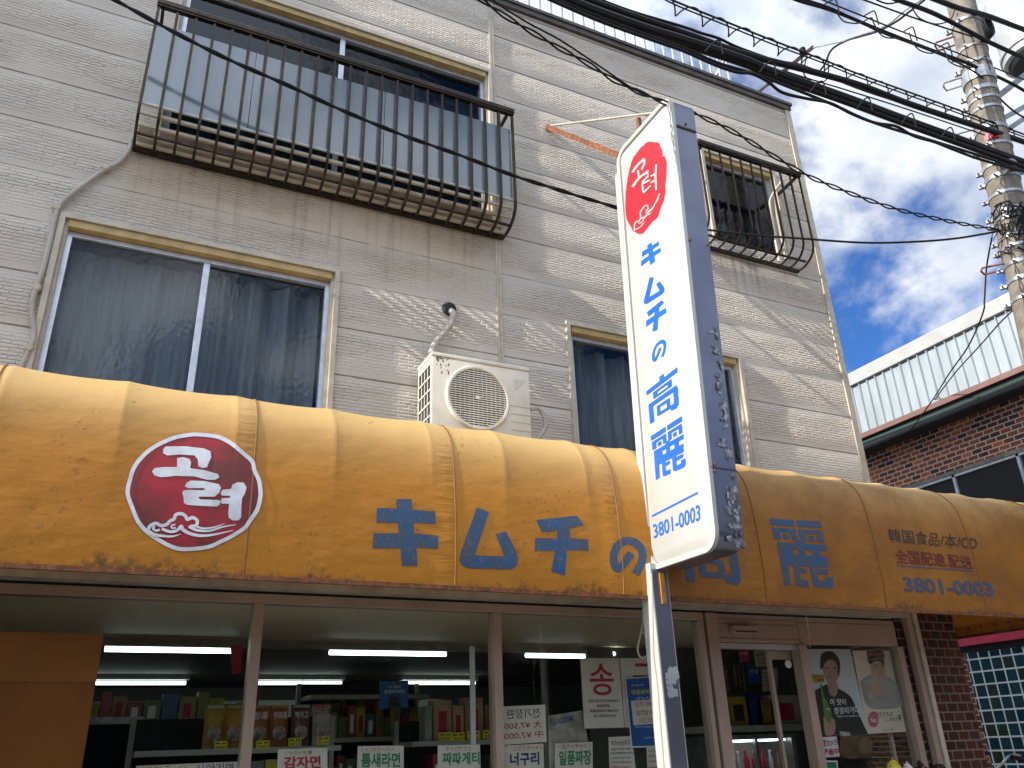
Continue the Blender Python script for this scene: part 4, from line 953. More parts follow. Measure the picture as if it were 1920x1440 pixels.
# refrigerant line from the wall hole
RLN = thing('refrigerant_line', 'beige wrapped pipe curving from a sealed wall hole to the air conditioner', 'pipe', (2.08, 0, 4.74))
pts = [at(842, 582, -0.01), at(850, 588, -0.06), at(846, 605, -0.075), at(832, 625, -0.07), at(815, 645, -0.07), at(808, 668, -0.08), at(806, 700, -0.10), at(812, 735, -0.16)]
MB().tube(smoothline(pts, 5), 0.026, 10).build('wrapped_pipe', pm('beige_pipe_tape', (0.42, 0.385, 0.33), (0.34, 0.30, 0.25), 12, 0.6, bump=0.003, bscale=25, stretch=(1, 1, 3)), RLN, True)
MB().lathe([(0.062, 0.0), (0.055, 0.02), (0.035, 0.04), (0.02, 0.042)], at(842, 580, -0.002), (0, -1, 0), 18).build('putty', pm('black_putty', (0.02, 0.018, 0.018), None, 12, 0.8, bump=0.01, bscale=20), RLN, True)
hs = MB(); hs.tube(smoothline([at(993, 768, -0.36), at(1010, 766, -0.34), at(1021, 783, -0.33), at(1021, 805, -0.32), at(1000, 832, -0.31)], 6), 0.016, 10)
tag(hs.build('drain_hose', pm('grey_hose', (0.42, 0.41, 0.37), None, 12, 0.55, bump=0.006, bscale=50), None, True), 'grey hose looping out of the right side of the air conditioner', 'hose')
wv = MB(); wv.tube([at(790, 716, -0.01), at(800, 705, -0.06), at(808, 694, -0.1)], 0.01, 6); tag(wv.build('pipe_clip', M['rust'], None), 'small rusty wall clip left of the air conditioner', 'clip')
# conduit on the left
CN = thing('conduit', 'thin grey conduit running from the long railing down beside the large window', 'conduit', (-0.5, 0, 4.6))
pts = [at(246, 262, -.03), at(243, 280, -.03), at(225, 303, -.03), at(197, 318, -.03), at(150, 352, -.03), at(118, 378, -.03), at(108, 392, -.03), at(100, 425, -.03), at(82, 500, -.03), at(66, 545, -.03), at(60, 580, -.03), at(64, 630, -.03), at(55, 655, -.03), at(40, 690, -.03)]
MB().tube(smoothline(pts, 4), 0.017, 10).build('tube', M['pvc'], CN, True)
for p in ((197, 318), (107, 393), (69, 543), (55, 655)): MB().lathe([(0.03, 0), (0.03, 0.03), (0.022, 0.045)], at(p[0], p[1], -0.004), (0, -1, 0), 12).build('clamp', M['trim'], CN)

# ================================================================== neighbours
NB = thing('neighbour_house', 'plain house at the left that shades the facade', 'building', (-6, 0, 0))
MB().box((-9.5, -0.205, 0), (-2.46, 8, 9.6)).build('wall', M['stucco'], NB)
# brick building on the far side of the side street
XB = 11.0
K = thing('brick_building', 'brick building with pale corrugated parapet beyond the side street', 'building', (XB, 2, 0))
MB().box((XB, -6, 0), (XB+6, 9, 5.80)).build('wall', M['brick'], K)
mb = MB(); ys = []
n = 150; vs = []; 
for i in range(n+1):
    y = -6 + 15*i/n
    vs.append((XB-0.30 + (0.018 if i % 2 else -0.012), y, 6.05)); vs.append((XB-0.30 + (0.018 if i % 2 else -0.012), y, 6.95))
# flat sheets with narrow raised ribs
vs = []; fs = []; y = -6.0
while y < 9:
    for dy, dx in ((0, 0), (0.135, 0), (0.145, -0.035), (0.155, -0.035), (0.165, 0)):
        vs += [(XB-0.30+dx, y+dy, 6.04), (XB-0.30+dx, y+dy, 6.93)]
    y += 0.165
for i in range(len(vs)//2-1): fs.append((2*i, 2*i+2, 2*i+3, 2*i+1))
mb.add(vs, fs); mb.build('corrugated_parapet', M['corr'], K)
MB().box((XB-0.36, -6, 6.90), (XB+0.2, 9, 7.12), 0.01).build('parapet_cap', pm('pale_cap_metal', (0.34, 0.35, 0.345), (0.29, 0.29, 0.28), 3, 0.5), K)
MB().box((XB-0.36, -6, 5.97), (XB-0.24, 9, 6.05)).build('gutter', pm('maroon_gutter', (0.17, 0.085, 0.07), None, 4, 0.5), K)
MB().box((XB-0.30, -6, 5.80), (XB+0.5, 9, 5.965)).build('eave', M['dark'], K)
MB().box((XB-0.06, -6, 5.03), (XB-0.002, 9, 5.085)).build('window_ledge', M['concrete'], K)
wn = MB(); wn.box((XB-0.02, -6, 3.6), (XB-0.004, 9, 5.03)); wn.build('window_band', glass('grey_window_glass', (0.10, 0.11, 0.12), 0.02, 0.0, milk=0.55, milkc=(0.06, 0.065, 0.07)), K)
for y in (4.9, 2.35, 1.34, 0.3, -1.0):
    MB().box((XB-0.05, y-0.022, 3.6), (XB-0.021, y+0.022, 5.03)).build('window_mullion', M['alu'], K)
MB().box((XB-0.05, -6, 4.99), (XB-0.021, 9, 5.028)).build('window_head', M['alu'], K)
GB = MB().box((XB-0.055, 1.2, 0.9), (XB-0.012, 2.86, 2.56)).build('glass_block_window', brick_mat('glass_block', 'yz', (0.01, 0.035, 0.045), (0.015, 0.05, 0.06), (0.03, 0.04, 0.02), (0.55, 0.6, 0.58), 0.165, 0.165, 0.011, 0.0, 0.12), K)
MB().box((XB-0.12, -2.0, 2.655), (XB-.004, 6.0, 2.90)).build('red_canopy', pm('crimson_canopy', (0.42, 0.02, 0.06), None, 3, 0.5), K)
MB().box((XB-0.05, -2.0, 2.58), (XB-.004, 6.0, 2.652)).build('canopy_underside', M['dark'], K)
rp = MB(); rp.tube([Vector((XB-0.34, y, 5.90-0.02*math.sin(y))) for y in [x*.3-2 for x in range(22)]], 0.007, 6)
tag(rp.build('green_rope', pm('green_rope_fibre', (0.015, 0.16, 0.11), None, 20, 0.7), None), 'green rope strung under the eave of the brick building', 'rope')

# opposite side of the street, seen only mirrored in the shop panes
OPP = thing('shop_house', 'plain house with a dark red shop fascia across the street', 'building', (2, -10, 0))
MB().box((-14, -16, 0), (22, -9.6, 4.6)).build('wall', pm('opposite_wall', (0.30, 0.28, 0.25), None, 1, 0.8), OPP)
fa = MB().box((-14, -9.6, 2.95), (22, -9.40, 3.75)).build('fascia', pm('dark_red_fascia', (0.10, 0.018, 0.02), None, 1, 0.5), OPP)
MB().box((-14, -9.6, 0), (22, -9.55, 2.9)).build('shutter', M['dark'], OPP)
def opp(px, py):
    p = at(px, py, 8.3); return Vector((p.x, -9.39, p.z))
for s, q in (('03-3806-0055', [(606, 1212), (800, 1212), (800, 1240), (606, 1240)]), ('焼肉', [(958, 1212), (1014, 1212), (1014, 1244), (958, 1244)])):
    a = opp(*q[0]); b_ = opp(*q[1]); c_ = opp(*q[2]); d_ = opp(*q[3])
    write('fascia_lettering', s, [b_, a, d_, c_], M['whiteprint'], fa, (0, 0.004, 0), 0.01)

# ================================================================== roof furniture
RR = thing('roof_railing', 'white picket railing along the roof edge', 'railing', (4, 0.0, ZTOP))
xe = at(1368, 150, 0.0).x
MB().bar((0.5, 0.0, ZTOP+0.56), (xe, 0.0, ZTOP+0.56), 0.03, 0.03).build('top_rail', M['alu'], RR)
pk0 = MB().box((xe-0.012, -0.01, ZTOP+.10), (xe+0.012, 0.01, ZTOP+0.56)).build('picket', M['alu'], RR)
for i in range(1, 40): clone(pk0, (pk0.location.x - 0.128*i, pk0.location.y, pk0.location.z), RR)
MB().bar((xe, 0.0, ZTOP+0.5), (xe-0.05, 0.6, ZTOP+0.1), 0.025, 0.025).build('brace', M['alu'], RR)
BKT = thing('service_bracket', 'rusty steel bracket with black insulators above the roof corner', 'bracket', at(1420, 172, 0.25))
mb = MB(); mb.bar(at(1416, 178, 0.25), at(1524, 90, 0.25), 0.045, 0.03); mb.bar(at(1440, 158, 0.25), at(1525, 88, .26), 0.02, .05); mb.build('arm', pm('red_brown_rust', (0.16, 0.06, 0.045), (0.08, 0.035, 0.03), 20, 0.8), BKT)
ins = MB()
for px, py in ((1505, 95), (1442, 132)):
    c = at(px, py, 0.2); ins.lathe([(0.02, -.06), (0.045, -.05), (0.045, -.02), (0.025, -.01), (0.04, 0.0), (0.04, .03), (0.02, .05)], c, (0, 0, 1), 14)
ins.build('insulator', M['black'], BKT, True)

# ================================================================== utility pole
PB = at(1950, 640, -1.55); PT = at(1798, -10, -1.75)
ax = (PT - PB).normalized(); PB2 = PB - ax*((PB.z)/ax.z); PT2 = PT + ax*1.2
UP = thing('utility_pole', 'leaning concrete utility pole wrapped in steel bands at the right edge', 'utility pole', PB2)
def pole_c(t): return PB2 + (PT2-PB2)*t
L_ = (PT2-PB2).length
def prad(t): return 0.172 - 0.045*t
MB().tube([pole_c(t/10) for t in range(11)], [prad(t/10) for t in range(11)], 28).build('shaft', M['concrete'], UP, True)
def pole_t(py):
    """where along the shaft a picture height lies"""
    lo, hi = 0.0, 1.0
    for _ in range(40):
        mid = (lo+hi)/2; d = pole_c(mid) - CAM; y = 720 + FPX*d.dot(DOWN)/d.dot(FWD)
        if y > py: lo = mid
        else: hi = mid
    return lo
e1 = ax.cross(Vector((0, 1, 0))).normalized(); e2 = ax.cross(e1).normalized()
def band(py, w=0.03, mat='galv'):
    t = pole_t(py); c = pole_c(t); r = prad(t)
    o = MB().lathe([(r+0.001, -w/2), (r+0.009, -w/2), (r+0.009, w/2), (r+0.001, w/2)], c, ax, 28).build('steel_band', M[mat], UP, True)
    lg = MB(); d = (-e1*0.9 + e2*0.45).normalized()
    tocam = (CAM - c); tocam -= ax*tocam.dot(ax); tocam.normalize(); side = ax.cross(tocam).normalized()
    if side.dot(RIGHT) > 0: side = -side
    p = c + side*(r+0.008); lg.bar(p, p + side*0.05, 0.03, w*0.8); lg.tube([p + side*0.03 - tocam*0.03, p + side*0.03 + tocam*0.06], 0.008, 6); 
    q = c + tocam*(r+0.008) + side*0.05; lg.tube([q, q + tocam*0.03], 0.012, 6)
    lg.build('band_bolt', M['galv'], o)
    return o
for py in (50, 100, 128, 178, 196, 214, 250, 282, 318, 340, 372, 405, 418, 452, 470, 500, 530, 565): band(py, R_.choice((0.028, 0.035, 0.045)))
def collar(py):
    t = pole_t(py); c = pole_c(t); r = prad(t)
    MB().lathe([(r+0.001, -.07), (r+0.014, -.07), (r+0.018, 0), (r+0.014, .07), (r+0.001, .07)], c, ax, 28).build('steel_collar', M['galv'], UP, True)
collar(150)
def step(py, mat):
    t = pole_t(py); c = pole_c(t); r = prad(t); tc_ = (CAM-c); tc_ -= ax*tc_.dot(ax); tc_.normalize(); side = ax.cross(tc_).normalized()
    if side.dot(RIGHT) > 0: side = -side
    a = c + side*(r-.01) + ax*0.0
    mb = MB(); mb.tube([a + tc_*0.06, a + side*0.17 + tc_*0.07, a + side*0.185 + tc_*0.05 - ax*0.02, a + side*0.17 - tc_*0.06 - ax*.0, a - tc_*0.07], 0.010, 8)
    mb.build('step_bolt', M[mat], UP)
for py, mt in ((66, 'rust'), (142, 'galv'), (240, 'galv'), (492, 'rust')): step(py, mt)
tl = at(1858, 272, 0); t = pole_t(270); c = pole_c(t); tc_ = (CAM-c); tc_ -= ax*tc_.dot(ax); tc_.normalize(); sd = ax.cross(tc_).normalized()
if sd.dot(RIGHT) < 0: sd = -sd
r = prad(t) + 0.004
vs = []; fs = []
for i in range(9):
    a = math.radians(-25 + 50*i/8); d = tc_*math.cos(a) + sd*math.sin(a)
    vs += [c + d*(r+.01) - ax*0.035, c + d*(r+.01) + ax*0.035]
fs = [(2*i, 2*i+2, 2*i+3, 2*i+1) for i in range(8)]
RT = sheet('number_plate', vs, fs, pm('red_plate', (0.55, 0.015, 0.03), None, 4, 0.45), UP); fix_facing(RT, tc_); RT['label'] = 'small red plate with the number 2'
cc_ = c + tc_*(r+.0125); write('plate_number', '2', [cc_ - sd*.012 + ax*.02, cc_ + sd*.012 + ax*.02, cc_ + sd*.012 - ax*.02, cc_ - sd*.012 - ax*.02], M['whiteprint'], RT, tc_*0.002, 0.02)
# arms to the right, transformer
for (py, dx, dy, w) in ((200, 120, -95, 0.06), (236, 110, -60, 0.05), (262, 110, -75, 0.05), (330, 110, -22, 0.06)):
    t = pole_t(py); c = pole_c(t); d0 = (c-CAM); px0 = 960 + FPX*d0.dot(RIGHT)/d0.dot(FWD)
    e = at(px0+dx, py+dy, c.y - 0.05); MB().bar(c, e, 0.02, w, ax).build('cross_arm', M['galv'], UP)
TRF = thing('transformer', 'large grey drum transformer hung beside the pole top', 'transformer', at(1945, 60, -1.6))
tcn = at(1950, -40, -1.35); 
MB().lathe([(0.30, 0.0), (0.34, 0.02), (0.34, 0.10), (0.36, 0.11), (0.36, 0.16), (0.335, 0.17), (0.335, 1.0), (0.20, 1.08)], at(1943, 112, -1.35), (0, 0, 1), 36).build('drum', pm('grey_transformer_paint', (0.32, 0.33, 0.33), None, 3, 0.4), TRF, True)
bs = MB()
c0 = at(1943, 112, -1.35)
for i in range(0): bs.bar(c0 + Vector((-0.37, -.02, 0.3+.14*i)), c0 + Vector((-0.30, -.02, .3+.14*i)), .1, .02)
bs.lathe([(0.26, -0.05), (0.30, 0.0)], c0, (0, 0, 1), 30)
bs.build('fittings', M['dark'], TRF)
co = MB()
for i in range(5):
    cc3 = at(1848, 50, -1.55); co.tube([cc3 + Vector((0.07*math.cos(a)*(1+.05*i), 0.02*i-.04, 0.15*math.sin(a)*(1+.04*i))) for a in [2*math.pi*k/20 for k in range(21)]], 0.011, 6)
tag(co.build('cable_coil', M['black'], None), 'coil of black cable hanging between pole and transformer', 'cable coil')
cl2 = MB()
rc = random.Random(11)
for i in range(26):
    t = pole_t(rc.uniform(405, 480)); c = pole_c(t); tc_ = (CAM-c); tc_ -= ax*tc_.dot(ax); tc_.normalize(); sd = ax.cross(tc_).normalized(); r = prad(t)+0.015
    a0 = rc.uniform(-1.3, 1.0); P = []
    for k in range(7):
        a = a0 + k*rc.uniform(0.08, 0.28); P.append(c + (tc_*math.cos(a) + sd*math.sin(a))*(r + rc.uniform(0, .05)) + ax*rc.uniform(-.09, .09))
    cl2.tube(smoothline(P, 3), rc.choice((0.004, 0.006, 0.009)), 5)
tag(cl2.build('wire_tangle', M['black'], None), 'tangle of black wires and fittings round the pole', 'wires', kind='stuff')
pw = MB(); pw.tube(smoothline([pole_c(pole_t(p)) + (CAM-pole_c(pole_t(p))).normalized()*(prad(.6)+.03) + RIGHT*(0.06+0.015*math.sin(p/17)) for p in range(185, 440, 18)], 3), 0.006, 5)
tag(pw.build('pole_wire', pm('pink_wire', (0.45, 0.30, 0.26), None, 8, 0.6), None), 'thin pinkish wire running down the utility pole', 'wire')

# ================================================================== cables
def cable(pts, r, label, name='cable', mat='black', y=-1.75, ye=None, twist=None, n=8, group=None):
    """pts: picture points along the span; y (and ye) distance from the facade at its two ends"""
    ye = y if ye is None else ye; k = len(pts)
    x0_, x1_ = pts[0][0], pts[-1][0]
    P = [at(p[0], p[1], y + (ye-y)*((p[0]-x0_)/(x1_-x0_) if x1_ != x0_ else i/(k-1))) for i, p in enumerate(pts)]
    S = smoothline(P, 6); mb = MB()
    if twist:
        rad_, per = twist; s = 0.0; D = []
        for q_ in range(2):
            s = 0.0; T = []; 
            Sd = smoothline(P, 24)
            for i, p in enumerate(Sd):
                if i: s += (p-Sd[i-1]).length
                d = (Sd[min(i+1, len(Sd)-1)]-Sd[max(i-1, 0)]).normalized(); u = d.cross(Vector((0, 1, 0))).normalized(); w = d.cross(u)
                a = 2*math.pi*s/per + q_*math.pi; T.append(p + u*math.cos(a)*rad_ + w*math.sin(a)*rad_)
            mb.tube(T, r, 5)
    else: mb.tube(S, r, n)
    return tag(mb.build(name, M[mat], None, True), label, 'cable', group)
def spiral(pts, r, rad_, per, label, y, ye=None):
    ye = y if ye is None else ye; x0_, x1_ = pts[0][0], pts[-1][0]
    P = [at(p[0], p[1], y + (ye-y)*((p[0]-x0_)/(x1_-x0_))) for p in pts]; L = smoothline(P, 40); T = []; s = 0.0
    for i, p in enumerate(L):
        if i: s += (p-L[i-1]).length
        d = (L[min(i+1, len(L)-1)]-L[max(i-1, 0)]).normalized(); u = d.cross(Vector((0, 1, 0))).normalized(); w = d.cross(u); a = 2*math.pi*s/per
        T.append(p + u*math.cos(a)*rad_ + w*math.sin(a)*rad_ - Vector((0, 0, rad_*.8)))
    return tag(MB().tube(T, r, 5).build('lashing_wire', M['black'], None, True), label, 'cable')
z3 = lambda L: [(1280+x/3, y/3) for x, y in L]
YC, YE = -1.9, -1.75
C = cable
C(z3([(-130,-30),(0,25),(250,125),(500,225),(800,340),(1000,420),(1500,600),(1850,730),(2000,785)]), 0.008, 'thin messenger wire with a spiral lashing, topmost of the central span', y=YC, ye=YE)
spiral(z3([(-130,-15),(0,40),(250,140),(500,240),(800,355),(1000,435),(1500,615),(1850,740)]), 0.006, 0.05, 0.26, 'thin spiral wire lashed loosely around the topmost central wire', YC, YE)
C(z3([(-100,-2),(0,45),(250,145),(500,246),(800,358),(1000,438),(1500,618),(1850,745),(2000,800)]), 0.006, 'thin wire just under the spiral lashed messenger wire', y=YC, ye=YE)
C(z3([(-560,-40),(-300,60),(0,150),(100,185),(200,215),(300,262),(430,310),(540,345),(660,365),(800,420),(1000,500),(1300,600),(1700,735)]), 0.011, 'slightly wavy thin cable between spiral wire and thick bundle', y=YC, ye=YE)
C(z3([(-640,-40),(-300,85),(0,185),(350,305),(700,395),(1000,480),(1250,575),(1500,660),(1700,725),(2000,825)]), 0.026, 'thick black cable, upper of the two heavy central spans', y=YC-.05, ye=YE)
C(z3([(-760,-45),(-500,60),(-200,165),(0,225),(350,340),(500,405),(900,545),(1250,675),(1500,765),(2000,945)]), 0.036, 'thickest black cable of the lower heavy span', y=YC-.10, ye=YE)
C(z3([(-790,-45),(-500,75),(-200,185),(0,250),(350,365),(500,430),(900,570),(1250,700),(1500,790),(2000,968)]), 0.022, 'black cable bound beneath the thickest cable', y=YC-.06, ye=YE-.02)
C(z3([(-840,-45),(-500,105),(-200,215),(0,285),(170,360),(300,405),(390,415),(480,460),(560,520),(700,555),(830,580),(950,640),(1080,690),(1200,710),(1300,765),(1420,800),(1520,840),(1700,905),(2000,985)]), 0.012, 'loose sagging cable under the lower heavy span', y=YC-.14, ye=YE-.03)
C(z3([(-830,-50),(-400,125),(-100,235),(0,268),(200,355),(420,420),(600,490),(850,590),(1000,660),(1150,715),(1400,790),(1700,885),(2000,990)]), 0.012, 'second loose cable woven under the lower heavy span', y=YC-.12, ye=YE-.03)
C(z3([(560,395),(700,440),(900,500),(1250,610),(1700,760)]), 0.006, 'very thin straight wire between the two heavy spans', y=YC, ye=YE)
C(z3([(600,-20),(660,5),(850,62),(1100,165),(1400,282),(1600,355),(1850,470),(2000,560)]), 0.016, 'medium black cable crossing in front of the pole below the insulators', y=YC+.05, ye=YE)
C(z3([(640,-18),(850,52),(1100,175),(1300,250),(1480,320),(1600,380),(1700,450),(1800,570),(1900,650),(2000,690)]), 0.009, 'thin cable that drops away from the pole below the medium cable', y=YC, ye=YE)
C(z3([(740,-20),(900,45),(1200,165),(1500,280),(1900,440),(2000,480)]), 0.007, 'thin wire running just above the medium black cable', y=YC, ye=YE)
C(z3([(980,-15),(1300,100),(1500,165),(1700,230),(1900,310),(2000,350)]), 0.008, 'thin wire between the medium and the upper thick cables', y=YC, ye=YE)
C(z3([(1150,-25),(1210,0),(1400,70),(1560,150),(1700,225),(1850,295),(2000,360)]), 0.022, 'thick black cable crossing the pole below its top', y=YC, ye=YE-.1)
C(z3([(1380,-20),(1430,0),(1560,48),(1700,85),(1850,140),(2000,198)]), 0.026, 'thick black cable crossing the top right corner', y=YC, ye=YE-.1)
C(z3([(1290,40),(1330,100),(1420,135),(1500,115),(1530,60)]), 0.007, 'slack loop of thin wire left of the pole top', y=YE)
C(z3([(1090,0),(1150,20),(1210,12),(1240,0)]), 0.008, 'short slack wire at the top edge left of the pole', y=YE)
C(z3([(860,60),(900,115),(950,130),(1000,128),(1060,100),(1075,130),(1110,190),(1150,212),(1220,215)]), 0.006, 'looping lashing wire hung on the medium cable', y=YC)
C(z3([(1275,185),(1290,230),(1330,280),(1400,300),(1460,280),(1480,300),(1500,345),(1560,375),(1640,380)]), 0.006, 'looping lashing wire just left of the pole', y=YC)
C(z3([(735,268),(830,248),(900,232),(950,212),(1050,180),(1110,160),(1180,120),(1250,60),(1340,0)]), 0.010, 'grey service cable rising from the roof bracket to the upper right', mat='galv', y=0.2, ye=-1.5)
C(z3([(770,400),(800,360),(830,290),(870,255),(930,225),(1000,205),(1100,175),(1200,122),(1270,70),(1360,0)]), 0.013, 'darker service cable curving up from the roof bracket', mat='black', y=0.2, ye=-1.5)
C(z3([(700,305),(690,350),(680,395),(690,430),(740,465),(800,455),(820,410),(815,330)]), 0.009, 'short drip loop of wire below the roof bracket', y=0.15)
for i, (x, y_) in enumerate(((180, 262), (480, 378), (760, 488), (1020, 580), (1265, 668), (1485, 745))):
    p = at(1280+x/3, y_/3, YC-.1)
    hk = MB(); hk.tube(smoothline([p + Vector((-.10, 0, -.09)), p + Vector((-.03, -.03, .0)), p + Vector((.02, -.04, .02)), p + Vector((.035, -.03, -.09))], 4), 0.006, 6)
    tag(hk.build('cable_hanger', M['black'], None), 'bent wire hanger clipped over the lower heavy cable', 'cable hanger', 'hangers on the lower heavy cable')
for i, (x, y_) in enumerate(((845, 30), (1065, 95), (1280, 185), (1478, 272), (1690, 350))):
    p = at(1280+x/3, y_/3, YC)
    hk = MB(); hk.tube(smoothline([p + Vector((-.10, 0, -.03)), p + Vector((-.03, -.03, .02)), p + Vector((.0, -.04, .02)), p + Vector((.015, -.03, -.12))], 4), 0.006, 6)
    tag(hk.build('cable_hanger', M['black'], None), 'bent wire hanger clipped over the medium cable left of the pole', 'cable hanger', 'hangers on the medium cable')
C([(880,-20),(903,0),(960,38),(1040,85),(1100,118),(1160,155),(1240,190),(1300,212),(1380,250),(1500,322),(1580,357),(1680,392),(1780,415),(1875,432)], 0.0065, 'twisted pair of wires passing in front of the sign top to the pole', y=-2.0, ye=-1.62, twist=(0.012, 0.42))
C([(888,-40),(925,0),(985,40),(1050,75),(1130,128),(1190,168),(1240,189)], 0.006, 'single wire running along the twisted pair above the sign', y=-2.0, ye=-1.9)
C([(190,-15),(225,5),(330,62),(430,112),(540,160),(640,206),(760,255),(860,290),(960,328),(1060,360),(1165,392)], 0.0105, 'sagging black cable crossing in front of the long railing', y=-0.55, ye=-0.60, twist=(0.007, 0.5))
C([(1318,430),(1420,441),(1500,447),(1620,455),(1720,453),(1800,446),(1880,432)], 0.010, 'sagging black cable from the short railing to the pole', y=-0.42, ye=-1.6)
C([(1860,445),(1850,500),(1846,560),(1842,590),(1815,650),(1780,700),(1745,755),(1700,815),(1640,882)], 0.008, 'thin wire dropping from the pole towards the brick building', y=-1.45, ye=4.5)
C([(1925,560),(1880,600),(1840,645),(1790,700),(1745,758),(1710,790),(1670,850),(1635,900)], 0.008, 'thin wire slanting from the pole past the corrugated parapet', y=-1.3, ye=4.5)
C([(1605,790),(1680,757),(1740,735),(1800,705),(1860,680),(1925,650)], 0.008, 'upper thin wire stretched along the corrugated parapet', y=4.4, ye=1.0)
C([(1608,803),(1680,770),(1760,735),(1840,694),(1925,655)], 0.006, 'lower thin wire stretched along the corrugated parapet', y=4.4, ye=1.0)
# loose lead under the sign
ld = MB(); ld.tube(smoothline([at(1212, 1125, -0.9), at(1207, 1150, -.9), at(1205, 1170, -.9), at(1200, 1195, -.9), at(1196, 1215, -.9), at(1199, 1230, -.9), at(1210, 1232, -.9), at(1218, 1215, -.9), at(1216, 1180, -.9), at(1208, 1168, -.9), at(1202, 1182, -.9), at(1211, 1186, -.9), at(1214, 1150, -.9)], 5), 0.006, 6)
tag(ld.build('power_lead', M['trim'], None, True), 'knotted pale power lead hanging under the awning beside the sign pole', 'cable')
bl = MB(); bl.tube([at(1212, 1118, -.9), at(1208, 1140, -.9)], [0.006, 0.022], 8); tag(bl.build('lead_boot', M['black'], None), 'black rubber boot where the pale lead leaves the awning', 'plug')
ld = MB(); ld.tube(smoothline([at(1222, 1075, -1.285), at(1224, 1150, -1.285), at(1226, 1230, -1.285), at(1233, 1290, -1.285), at(1245, 1440, -1.285)], 5), 0.004, 6); tag(ld.build('pole_lead', M['pvc'], None, True), 'thin lead taped down the white sign pole', 'cable')
st = MB(); st.tube(smoothline([at(1510, 1147, -.6), at(1513, 1165, -.6), at(1516, 1180, -.6), at(1519, 1215, -.6)], 4), 0.003, 5); tag(st.build('string', M['paper'], None), 'thin white string hanging under the awning by the posters', 'string')

# ================================================================== things in and on the shop windows
lamp_specs = [((195, 437), 1225, 1.5, 'lit fluorescent batten behind the left shop pane, near row'), ((617, 835), 1226, 1.5, 'lit fluorescent batten behind the middle shop pane, near row'), ((985, 1160), 1229, 1.5, 'lit fluorescent batten behind the right shop pane, near row'),
              ((150, 348), 1282, 4.5, 'lit fluorescent tube deep in the shop behind the left pane'), ((485, 640), 1278, 4.5, 'left lit fluorescent tube deep in the shop behind the middle pane'), ((755, 890), 1274, 4.5, 'right lit fluorescent tube deep in the shop behind the middle pane')]
for (a, b_), py, y, lab in lamp_specs:
    pa = at(a, py, y); pb = at(b_, py, y); z = 2.298
    t = thing('ceiling_lamp', lab, 'lamp', ((pa.x+pb.x)/2, y, 2.37), 'fluorescent lamps in the shop')
    zc = 2.37 if y < 2 else 2.375
    MB().box((pa.x-.03, y-.045, 2.33), (pb.x+.03, y+.045, zc)).build('lamp_body', M['whiteprint'], t)
    MB().tube([(pa.x, y-.01, z), (pb.x, y-.01, z)], 0.019, 10).build('tube', M['lamp'], t, True)
t = thing('ceiling_lamp', 'lit tube slanting away near the sign pole', 'lamp', at(1180, 1220, 1.2), 'fluorescent lamps in the shop')
MB().tube([at(1150, 1226, 1.3), at(1212, 1215, 2.2)], 0.018, 10).build('tube', M['lamp'], t, True)

PY = -0.515
def paper(q, y, mat, label, lines, name='paper_sign', cat='paper sign', group=None, ang=None):
    """flat sheet on the pane, corners TL,TR,BR,BL in picture points; lines: (text, u0,u1,v0,v1, material, bold)"""
    Q = [at(*p, y) for p in q]
    o = MB().slab(Q, (0, 1, 0), 0.002).build(name, mat, None); tag(o, label, cat, group)
    for ln in lines:
        s, u0, u1, v0, v1, mt, bd = ln
        write('lettering', s, [bil(Q, u0, v1), bil(Q, u1, v1), bil(Q, u1, v0), bil(Q, u0, v0)], M[mt] if isinstance(mt, str) else mt, o, (0, -0.002, 0), bd)
    return o
P_ = M['paper']
paper([(521,1405),(614,1402),(614,1482),(519,1484)], PY, P_, 'white paper sign with crimson Korean noodle name below the food bags', [('ジャガイモ 麺', .14, .68, .86, .95, 'ink_black', 0.0), ('감자면', .12, .86, .52, .82, 'ink_red', 0.03), ('¥1,200', .1, .9, .12, .40, 'ink_red', .03)])
paper([(671,1399),(757,1398),(757,1480),(668,1480)], PY, P_, 'paper sign with green Korean lettering in the middle pane', [('トゥンセラーメン', .08, .76, .86, .97, 'ink_red', 0.0), ('틈새라면', .08, .92, .50, .84, 'ink_green', 0.03), ('5個入', .68, .98, .34, .50, 'ink_red', 0.02)])
paper([(821,1398),(900,1396),(902,1480),(820,1480)], PY, P_, 'paper sign with green Korean lettering behind the white strip', [('チャパゲティ', .18, .78, .87, .98, 'ink_red', 0.0), ('짜파게티', .10, .98, .55, .84, 'ink_green', 0.03), ('¥300', .1, .9, .1, .35, 'ink_red', 0.03)])
paper([(941,1325),(1022,1321),(1025,1391),(942,1397)], PY, P_, 'white sheet seen from behind with mirrored red prices', [('전기장판', .88, .10, .66, .92, 'ink_black', 0.0), ('大 ¥7,500', .90, .05, .38, .58, 'ink_red', 0.0), ('中 ¥7,000', .92, .04, .12, .32, 'ink_red', 0.0)])
paper([(946,1398),(1019,1394),(1021,1490),(944,1490)], PY-.004, P_, 'paper sign with dark blue Korean lettering under the mirrored sheet', [('ノグリラーメン', .22, .98, .88, .98, 'ink_red', 0.0), ('너구리', .14, .88, .58, .84, 'ink_blue', 0.03), ('¥750', .1, .98, .24, .50, 'ink_red', .03)])
paper([(1041,1394),(1111,1391),(1112,1490),(1040,1490)], PY, P_, 'paper sign with green Korean lettering left of the small price list', [('一品チャチャメン', .06, .96, .88, .98, 'ink_red', 0.0), ('일품짜장', .10, .96, .56, .85, 'ink_green', 0.03), ('¥720', .08, .94, .24, .50, 'ink_red', .03)])
paper([(255,1436),(445,1428),(446,1500),(255,1500)], PY, P_, 'wide paper strip low in the left pane', [('イキンラーメン', .10, .50, .72, .98, 'ink_red', 0.0), ('사야기면', .58, .96, .66, .98, 'ink_blue', 0.0)])
